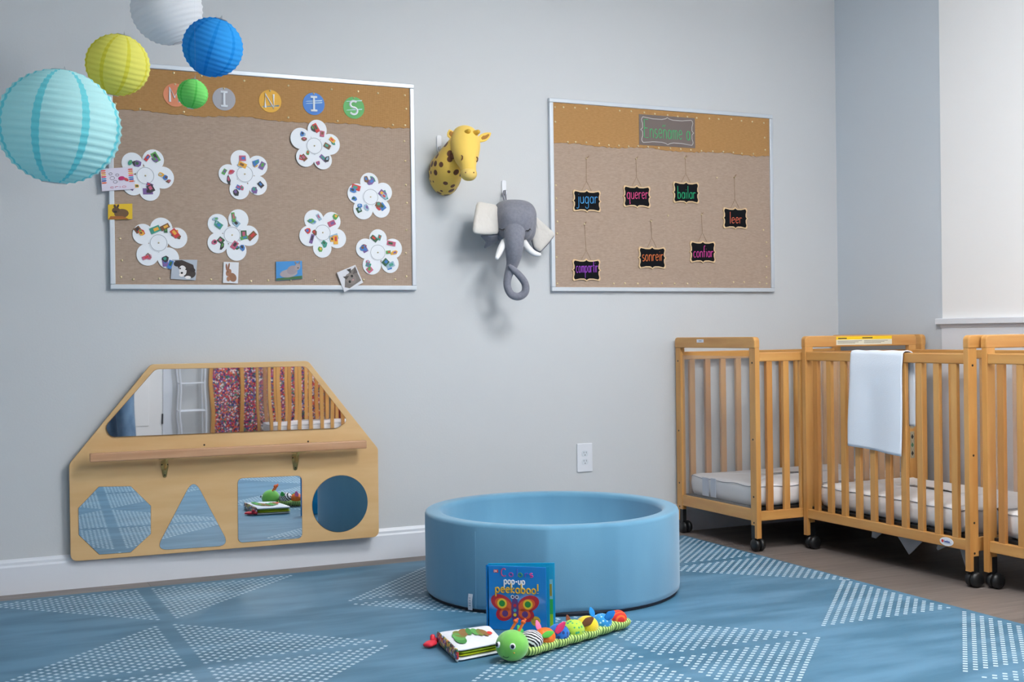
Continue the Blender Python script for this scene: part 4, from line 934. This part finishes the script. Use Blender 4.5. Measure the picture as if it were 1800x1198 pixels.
for z in (0, Hb+.001):
    ring = []
    for k in range(9): a = -PI/2-PI*k/8; c = bl.lerp(ob, .5); rr = .0095; v = -d*math.sin(-a-PI/2+PI/2)*0; e = c+nb*(-math.cos(PI*k/8))*rr+(-d)*math.sin(PI*k/8)*rr*.7; ring.append((e.x+d.x*.004, e.y+d.y*.004, .0045+z))
    sp.append(ring)
mb.rings(sp); mb.build('spine', M_COV, t, smooth=False)
for k, (f_, m_) in enumerate(((.33, M_CYAN), (.66, M_CYAN))):
    a = th*f_; dk = Vector((d.x*math.cos(a)-d.y*math.sin(a), d.x*math.sin(a)+d.y*math.cos(a))); ok = bl+nb*(.004+.008*f_)
    mb = MB(); slab(mb, dk, ok, .006, Wb+.006+.008*k, .003, Hb-.002, 0, .0018); pg = mb.build('page', m_, t)
mb = MB(); a_ = Wb+.0095
slab(mb, dk, ok, Wb-.01, Wb+.0142, .003, .05, -.0006, 0, 0); slab(mb, dk, ok, Wb-.01, Wb+.0142, .05, .1, -.0006, 0, 1)
slab(mb, dk, ok, Wb-.01, Wb+.0142, .1, .165, -.0006, 0, 2); slab(mb, dk, ok, Wb-.002, Wb+.0112, .11, .15, -.0009, -.0006, 3)
mb.build('page_picture', [plain((150, 205, 20)), plain((40, 175, 80)), plain((120, 195, 215)), plain((150, 140, 40))], t)
def cov_pt(a, b, o_=-.0008): return fr(a, b, o_)
mb = MB(); mats = []
def blob(cx_, cy_, rx, ry, an, c, lv, n=22, pts=None):
    if c not in mats: mats.append(c)
    ca, sa = math.cos(math.radians(an)), math.sin(math.radians(an))
    q = pts or [(cx_+rx*math.cos(2*PI*k/n)*ca-ry*math.sin(2*PI*k/n)*sa, cy_+rx*math.cos(2*PI*k/n)*sa+ry*math.sin(2*PI*k/n)*ca) for k in range(n)]
    mb.add([cov_pt(a, b, -.0003-.00022*lv) for a, b in q], [tuple(range(len(q)))], mats.index(c))
R_, O_, Y_, G_, PU = (190, 30, 55), (228, 98, 42), (240, 205, 50), (30, 145, 60), (92, 52, 125)
bx_ = .098
for s_ in (-1, 1):
    blob(bx_+s_*.046, .090, .038, .026, s_*24, R_, 1); blob(bx_+s_*.036, .055, .030, .024, -s_*24, R_, 1)
    blob(bx_+s_*.040, .085, .030, .019, s_*24, O_, 2); blob(bx_+s_*.032, .057, .022, .016, -s_*24, O_, 2)
    blob(bx_+s_*.044, .088, .0165, .0165, 0, Y_, 3); blob(bx_+s_*.044, .088, .0105, .0105, 0, G_, 4); blob(bx_+s_*.034, .055, .0105, .0105, 0, PU, 3)
    blob(bx_+s_*.0075, .111, .0065, .0065, 0, (225, 225, 235), 6); blob(bx_+s_*.007, .111, .0035, .0035, 0, (50, 40, 90), 7)
blob(bx_, .068, .0125, .044, 0, PU, 5)
for z, c in ((.083, R_), (.067, (40, 160, 190)), (.052, Y_)): blob(bx_, z, .0055, .0055, 0, c, 6)
blob(.168, .034, .016, .016, 0, (214, 180, 60), 1)
blob(0, 0, 0, 0, 0, (210, 60, 60), 1, pts=[(.026, .189), (.042, .189), (.042, .199), (.026, .199)])
mb.build('cover_picture', [mat('ink_%d_%d_%d' % c, c, .35) for c in mats], cov)
def ctext(tx_, cx_, cy_, w_, h_, r_, c, nm):
    m = MB(); write(m, tx_, lambda a, b: cov_pt(cx_+a, cy_+b, -.0012), w_, h_, r_, n=5); m.build(nm, plain(c, .4), cov)
cols = [(190, 60, 110), (150, 70, 160), (60, 90, 190), (60, 150, 80), (90, 80, 190), (220, 60, 150)]
xx = .054
for ch, c in zip('Colors', cols):
    ctext(ch, xx+.008, .178, G[ch][0]*.033, .025, .0019, c, 'title_letter'); xx += G[ch][0]*.033+.0045
ctext('pop-up', .098, .153, .072, .026, .0023, (238, 240, 245), 'subtitle')
ctext('peekaboo!', .106, .124, .148, .032, .0027, (222, 176, 50), 'main_title')
ctext('DK', .034, .191, .011, .006, .0006, (245, 240, 240), 'maker_mark')
m = MB()
for k in range(3): m.tube([cov_pt(.158, .040-.005*k, -.001), cov_pt(.178, .040-.005*k, -.001)], .0006, 4)
m.build('badge_print', plain((150, 110, 40)), cov)

# ================================================================== cloth book
M_CL = mat('white_cloth', (234, 236, 242), .9, col2=(226, 229, 238), scale=(30, 30, 30), bump=.3, bscale=30)
P4 = [FL(768, 1106, .050), FL(803, 1141, .044), FL(886, 1125, .044), FL(860, 1093, .050)]
cv = [Vector((a, b, 0)) for a, b in P4]; cc = sum(cv, Vector())/4
t = thing('cloth_book', 'white soft cloth book with green leaf print lying on the rug', 'cloth book', (cc.x, cc.y, .004))
def sheet(z0_, z1_, k, name, m, shrink=1.0, skew=(0, 0)):
    pts_ = round_poly([((p.x-cc.x)*shrink+cc.x+skew[0], (p.y-cc.y)*shrink+cc.y+skew[1]) for p in cv], .018, 5)
    m_ = MB(); rs = []
    for s_, z in ((.0+.02, 0), (.9, 0), (1, .35), (1, .65), (.9, 1), (.5, 1.12), (.02, 1.18)):
        rs.append([(cc.x+skew[0]+(x-cc.x-skew[0])*s_, cc.y+skew[1]+(y-cc.y-skew[1])*s_, z0_+(z1_-z0_)*z) for x, y in pts_])
    m_.rings(rs); return sub(m_.build(name, m, t, smooth=True), 1)
sheet(.0045, .015, 1, 'back_cover', M_CL, 1.0); sheet(.015, .024, 1, 'page', plain((190, 205, 20), .85), .96, (.006, .003)); sheet(.024, .032, 1, 'page', plain((160, 188, 40), .85), .95, (.004, .0))
sheet(.032, .045, 1, 'front_cover', M_CL, 1.0)
tA, tB, tC, tD = cv   # left-back, left-front, right-front, right-back
mb = MB(); a_, b_ = tA.lerp(cc, .03), tB.lerp(cc, .03); rim = beads('patchwork_trim', [(200, 60, 60), (240, 200, 60), (60, 120, 80), (235, 235, 240), (70, 90, 160), (40, 40, 45)], 130)
rr_ = MB(); rr_.loft([a_+Vector((0, 0, .026)), a_.lerp(b_, .5)+Vector((0, 0, .026)), b_+Vector((0, 0, .024))], [(.005, .020)]*3, side=(b_-a_).cross(Vector((0, 0, 1))).normalized(), n=14); rr_.build('patchwork_spine', rim, t, smooth=True)
def top(u, v, dz=0):   # u from left(spine) to right, v from front to back
    p = (tB*(1-u)+tC*u)*(1-v)+(tA*(1-u)+tD*u)*v; r_ = max(abs(2*u-1), abs(2*v-1)); return (p.x, p.y, .0472+.0026*(1-r_)+dz)
mb = MB(); random.seed(12)
leafc = [(70, 140, 70), (96, 165, 86), (120, 130, 60), (140, 105, 60)]
for i, (u, v) in enumerate([(.22, .35), (.24, .5), (.3, .62), (.4, .68), (.5, .68), (.6, .62), (.68, .55), (.75, .5)]):
    rx, ry = .065+.04*(i < 4), .2; an = random.uniform(-.5, .5); q = [top(u+rx*math.cos(2*PI*k/22+an), v+ry*math.sin(2*PI*k/22), .0001+.00006*i) for k in range(22)]; mb.add(q, [tuple(range(22))], i % 4)
q = [top(.84+.05*math.cos(2*PI*k/10), .44+.09*math.sin(2*PI*k/10), .0012) for k in range(10)]; mb.add(q, [tuple(range(10))], 4)
mb.build('leaf_print', [plain(c, .9) for c in leafc]+[plain((215, 60, 50), .9)], t)
te = FL(753, 1133, .014); m = MB(); c = Vector((te[0], te[1], .0145)); e2 = tA+Vector((0, 0, .018)); dirs = (e2-c).normalized()
m.loft([c-dirs*.006, c.lerp(e2, .35), c.lerp(e2, .65), e2], [(.017, .007), (.021, .0085), (.011, .007), (.014, .007)], side=dirs.cross(Vector((0, 0, 1))), n=16)
c2_ = c.lerp(e2, .55)+Vector((.004, .012, .006)); m.loft([c2_, c2_+Vector((0, .004, .010))], [(.010, .007), (.008, .006)], side=(1, 0, 0), n=12)
sub(m.build('teether_tab', plain((222, 40, 62), .4), t, smooth=True, label='red rubber tab'))

# ================================================================== plush caterpillar
hx, hy = -.398, -1.795; tx_, ty_ = FL(1104, 1103)
t = thing('plush_caterpillar', 'plush caterpillar toy with lime green head and colourful segments lying on the rug', 'plush toy', (hx, hy, .004))
HR = .0485; hcn = Vector((hx, hy, .0045+HR*.93)); toC = (Vector((CAMP[0], CAMP[1], 0))-Vector((hx, hy, 0))).normalized()
rtv = Vector((-toC.y, toC.x, 0))   # to the right seen from the camera
face = (toC*.88-rtv*.47).normalized(); frt = Vector((-face.y, face.x, 0))
M_HEAD = mat('plush_lime', (128, 206, 92), .9, col2=(116, 196, 84), scale=(25, 25, 25), bump=.12, bscale=500, sheen=.4)
mb = MB(); mb.ball(hcn, (HR*1.03, HR*1.03, HR*.95), 32, 20); head = mb.build('head', M_HEAD, t, smooth=True)
def onhead(az, el, k=1.0):
    v = (face*math.cos(az)+frt*math.sin(az))*math.cos(el)+Vector((0, 0, math.sin(el))); return hcn+Vector((v.x*HR*1.03, v.y*HR*1.03, v.z*HR*.95))*k, v
for az in (-.52, .52):
    p, v = onhead(az, .2, .93); m = MB(); m.ball(p, (.0092, .0092, .0098), 16, 10); e_ = m.build('eye', plain((240, 244, 250), .3), head, smooth=True)
    p, v = onhead(az, .2, 1.065); m = MB(); m.ball(p, (.0056, .0056, .0064), 12, 8); m.build('pupil', plain((18, 22, 40), .15), e_, smooth=True)
m = MB(); m.tube([onhead(-.2+.45*k/8, -.52-.11*math.sin(PI*k/8), 1.005)[0] for k in range(9)], .0011, 6); m.build('mouth', plain((40, 80, 40)), head)
p, v = onhead(.6, -.22, .995); m = MB(); m.ball(p, (.003, .003, .002), 10, 6); m.build('cheek', plain((225, 170, 60)), head, smooth=True)
S_, T_ = Vector((hx, hy, 0)), Vector((tx_, ty_, 0)); ax = (T_-S_).normalized(); sd = Vector((-ax.y, ax.x, 0)); LEN = (T_-S_).length
M_STR = stripes('lime_stripe_cloth', (196, 222, 130), (66, 112, 48), 30, 'X', thr=.68)
rotB = Matrix((ax, sd, Vector((0, 0, 1)))).transposed()
SEGS = [(.15, .038, 'triangle print', stripes('black_white_print', (240, 240, 245), (28, 28, 34), 42, 'DIAGONAL', dist=3.5)), (.262, .034, 'orange', mat('orange_satin', (246, 120, 30), .4, bump=.5, bscale=60)), (.375, .0355, 'blue', spots('blue_satin', (20, 110, 200), (20, 60, 130), 60, .3)),
        (.50, .038, 'lime dotted', spots('lime_dots', (184, 220, 70), (60, 170, 110), 75, .33)), (.62, .039, 'yellow', mat('yellow_plush', (246, 216, 30), .85, sheen=.4, bump=.3, bscale=300)), (.755, .034, 'light blue', spots('aqua_print', (40, 150, 220), (170, 220, 245), 90, .3)), (.90, .032, 'red', stripes('red_orange_stripe', (226, 48, 46), (240, 110, 40), 30, 'Y', thr=.75))]
for i_, (f_, r_, nm, m_) in enumerate(SEGS):
    c = S_+ax*(LEN*f_); half = LEN*.071
    m = MB(); m.ball(c+Vector((0, 0, .050-.009*f_)), (r_*1.02, r_*.95, r_*.84), 24, 14, rotB); m.build('body_segment', m_, t, smooth=True, label='%s body segment' % nm)
    m = MB(); pr_ = []
    for k in range(9):
        a_ = -PI/2+PI*k/8; pr_.append((half*1.08*math.sin(a_), (r_*1.03)*(.62+.38*math.cos(a_)), .024*(.66+.34*math.cos(a_))))
    m.rings([[c+ax*x_+sd*ry_*math.cos(2*PI*j/20)+Vector((0, 0, .0045+.0245+rz_*(math.sin(2*PI*j/20) if math.sin(2*PI*j/20) < 0 else .55*math.sin(2*PI*j/20)))) for j in range(20)] for x_, ry_, rz_ in pr_])
    m.build('striped_underside', M_STR, t, smooth=True)
def leaf(f_, side, up, ln, wd, c, nm='felt_leg', back=0):
    a = S_+ax*(LEN*f_)+sd*side*.024+Vector((0, 0, .060)); b = a+(sd*side*.6+ax*back+Vector((0, 0, up))).normalized()*ln
    dr_ = (b-a).normalized(); sv = dr_.cross(-sd*.8+Vector((0, 0, .6))).normalized()
    m = MB(); m.loft([a, a.lerp(b, .5), b], [(wd*.8, .003), (wd*1.35, .0035), (wd*.5, .0025)], side=sv, n=12); sub(m.build(nm, plain(c, .8), t, smooth=True))
leaf(.13, 1, .9, .035, .010, (60, 170, 80)); leaf(.2, -1, .35, .034, .008, (90, 190, 70), back=.9); leaf(.27, 1, 1.3, .034, .009, (244, 120, 170)); leaf(.31, -1, 1.2, .04, .009, (236, 60, 120), back=.9)
leaf(.52, 1, 1.4, .026, .008, (125, 66, 40)); leaf(.54, -1, .7, .038, .010, (110, 66, 34), back=.9); leaf(.73, 1, 1.5, .03, .0105, (20, 140, 215)); leaf(.74, -1, .8, .036, .010, (10, 120, 205), back=.9)
for s_ in (-1, 1):
    a = hcn+frt*s_*.013+Vector((0, 0, HR*.78))-face*.015; b = a+Vector((0, 0, .026))+rtv*.016-toC*.004
    m = MB(); m.loft([a, a.lerp(b, .5), b], [.0042, .0042, .0042], n=10); an = m.build('antenna', plain((244, 120, 50), .7), head, smooth=True)
    m = MB(); m.ball(b+Vector((0, 0, .003)), (.0078, .0078, .0068), 12, 8); m.tube([b+Vector((0, 0, .002)), b+Vector((.006, -.004, .012))], .0035, 8); m.build('knot', plain((240, 106, 46), .7), an, smooth=True)

# ================================================================== things seen in the mirror, behind the camera
# wire shelf rack
t = thing('wire_rack', 'tall white wire rack beside the white door, seen only in the trapezoid mirror', 'rack', (-.31, -6.42, 0)); m = MB()
for x in (-.41, -.19):
    for y in (-6.55, -6.3): m.tube([(x, y, .0), (x, y, 1.5)], .008, 8)
m.build('frame', M_TRIM, t)
for z in (.12, .38, .64, .9, 1.16, 1.42):
    m = MB()
    for y in [-6.55+.25*k/6 for k in range(7)]: m.tube([(-.41, y, z), (-.19, y, z)], .0035, 6)
    for x in (-.41, -.19): m.tube([(x, -6.55, z), (x, -6.3, z)], .005, 6)
    m.build('shelf', M_TRIM, t)
# bead panels on the back wall
M_BEAD = beads('bead_mosaic', [(200, 50, 60), (235, 120, 60), (60, 90, 170), (240, 235, 235), (60, 40, 70), (60, 140, 110), (190, 60, 110), (45, 50, 110)], 100)
t = thing('bead_panel', 'tall wood-framed panel of multicoloured beads beside the wire rack, seen only in the mirror', 'sensory panel', (.2, Y0, 0)); m = MB()
for x in (-.12, .15, .95): m.box(x, x+.035, Y0, Y0+.09, .0, 1.6)
m.box(-.12, .985, Y0, Y0+.09, 1.6, 1.64).box(-.12, .985, Y0, Y0+.09, 0, .05); m.build('wood_frame', WZ, t)
MB().box(-.085, .15, Y0+.01, Y0+.05, .05, 1.6).build('bead_filling', M_BEAD, t)
MB().box(.185, .95, Y0+.01, Y0+.05, .05, 1.6).build('bead_filling', M_BEAD, t)
t = tag(MB().prism(round_poly([(1.02, 0), (2.0, 0), (2.0, .75), (1.02, .75)], .02), Y0+.02, Y0+.42, 'xz').build('storage_chest', mat('red_cloth', (150, 40, 48), .8, col2=(170, 60, 66), scale=(40, 40, 40)), bevel=.01), 'red fabric storage chest behind the far crib, seen only in the mirror', 'chest')
# grown-up standing in jeans
ppx, ppy = -1.0, -5.6
t = thing('person', 'person standing in blue jeans and grey shirt, legs seen only in the trapezoid mirror', 'person', (ppx, ppy, 0))
M_SKIN = mat('skin', (214, 166, 138), .55)
V = lambda x, y, z: Vector((ppx+x, ppy+y, z))
m = MB()
m.loft([V(0, 0, .95), V(0, .01, 1.1), V(0, .01, 1.3), V(0, -.01, 1.42), V(0, -.005, 1.5), V(0, .01, 1.56)], [(.16, .105), (.135, .095), (.165, .11), (.12, .08), (.055, .055), (.055, .06)], n=24)
m.loft([V(0, .01, 1.53), V(0, .02, 1.6), V(0, .015, 1.68), V(0, .005, 1.73)], [(.05, .06), (.066, .085), (.074, .092), (.05, .065)], n=22)
for s_ in (-1, 1):
    m.loft([V(s_*.09, 0, .93), V(s_*.095, .005, .75), V(s_*.095, .01, .5), V(s_*.1, -.005, .3), V(s_*.1, -.01, .09)], [.085, .075, .052, .05, .034], n=18)
    m.loft([V(s_*.165, 0, 1.4), V(s_*.205, .0, 1.28), V(s_*.225, .0, 1.12), V(s_*.23, .04, .98), V(s_*.225, .08, .86)], [.052, .044, .037, .032, .024], n=14)
    hp = V(s_*.222, .09, .84)
    m.loft([hp, hp+Vector((0, .01, -.045)), hp+Vector((0, .015, -.08))], [(.012, .022), (.014, .034), (.011, .033)], side=(1, 0, 0), n=12)
    for k in range(4):
        b0 = hp+Vector((0, -.014+.016*k, -.08)); ln = (.055, .066, .07, .058)[k]; m.loft([b0, b0+Vector((-s_*.004, .004, -ln*.5)), b0+Vector((-s_*.014, .006, -ln))], [.0085, .008, .006], n=8, side=(0, 1, 0))
    b0 = hp+Vector((-s_*.004, .03, -.03)); m.loft([b0, b0+Vector((-s_*.008, .024, -.03)), b0+Vector((-s_*.012, .028, -.058))], [.011, .0095, .007], n=8, side=(0, 1, 0))
    m.ball(V(s_*.074, .005, 1.62), (.01, .018, .03), 10, 8)
m.loft([V(0, .098, 1.64), V(0, .112, 1.615), V(0, .105, 1.6)], [.008, .013, .011], n=10)
b = m.build('body', M_SKIN, t, smooth=True); rm = b.modifiers.new('remesh', 'REMESH'); rm.mode = 'VOXEL'; rm.voxel_size = .007; rm.use_smooth_shade = True; sm = b.modifiers.new('smooth', 'SMOOTH'); sm.iterations = 4
for s_ in (-1, 1):
    m = MB(); m.ball(V(s_*.03, .094, 1.645), (.012, .008, .008), 12, 8); e_ = m.build('eye', plain((235, 235, 235), .2), b, smooth=True)
    m = MB(); m.ball(V(s_*.03, .1015, 1.645), (.0045, .003, .0045), 10, 6); m.build('iris', plain((60, 40, 30), .2), b, smooth=True)
m = MB(); m.loft([V(-.025, .094, 1.578), V(0, .1, 1.575), V(.025, .094, 1.578)], [.004, .006, .004], n=8, side=(0, 1, 0)); m.build('mouth', plain((180, 95, 90)), b, smooth=True)
m = MB(); m.loft([V(0, .0, .93), V(0, 0, 1.0)], [(.165, .115), (.155, .11)], n=24)
for s_ in (-1, 1): m.loft([V(s_*.085, 0, .95), V(s_*.095, .005, .78), V(s_*.098, .012, .5), V(s_*.1, 0, .3), V(s_*.1, -.01, .1)], [(.092, .1), (.088, .092), (.074, .078), (.072, .076), (.07, .078)], n=20)
j = m.build('jeans', M_JEANS, t, smooth=True); rm = j.modifiers.new('remesh', 'REMESH'); rm.mode = 'VOXEL'; rm.voxel_size = .01; rm.use_smooth_shade = True
m = MB(); m.loft([V(0, 0, .93), V(0, .01, 1.1), V(0, .01, 1.3), V(0, -.01, 1.42), V(0, -.008, 1.475)], [(.178, .128), (.15, .112), (.18, .125), (.135, .095), (.07, .065)], n=24)
for s_ in (-1, 1): m.loft([V(s_*.15, 0, 1.42), V(s_*.205, 0, 1.28), V(s_*.222, 0, 1.15)], [.065, .056, .052], n=16)
j = m.build('shirt', plain((120, 126, 132), .9), t, smooth=True); rm = j.modifiers.new('remesh', 'REMESH'); rm.mode = 'VOXEL'; rm.voxel_size = .01; rm.use_smooth_shade = True
m = MB(); m.ball(V(0, -.012, 1.672), (.086, .1, .088), 22, 14); m.loft([V(0, -.06, 1.68), V(0, -.085, 1.56), V(0, -.08, 1.42)], [(.08, .045), (.085, .04), (.06, .025)], n=18); m.build('hair', plain((70, 48, 36), .6), t, smooth=True)
for s_ in (-1, 1):
    m = MB(); m.loft([V(s_*.1, -.07, .045), V(s_*.1, .0, .05), V(s_*.105, .09, .042), V(s_*.11, .16, .034)], [(.038, .038), (.043, .045), (.045, .035), (.036, .028)], side=(1, 0, 0), n=16); m.build('shoe', plain((235, 235, 235), .5), t, smooth=True)
t.rotation_euler = (0, 0, math.radians(48))
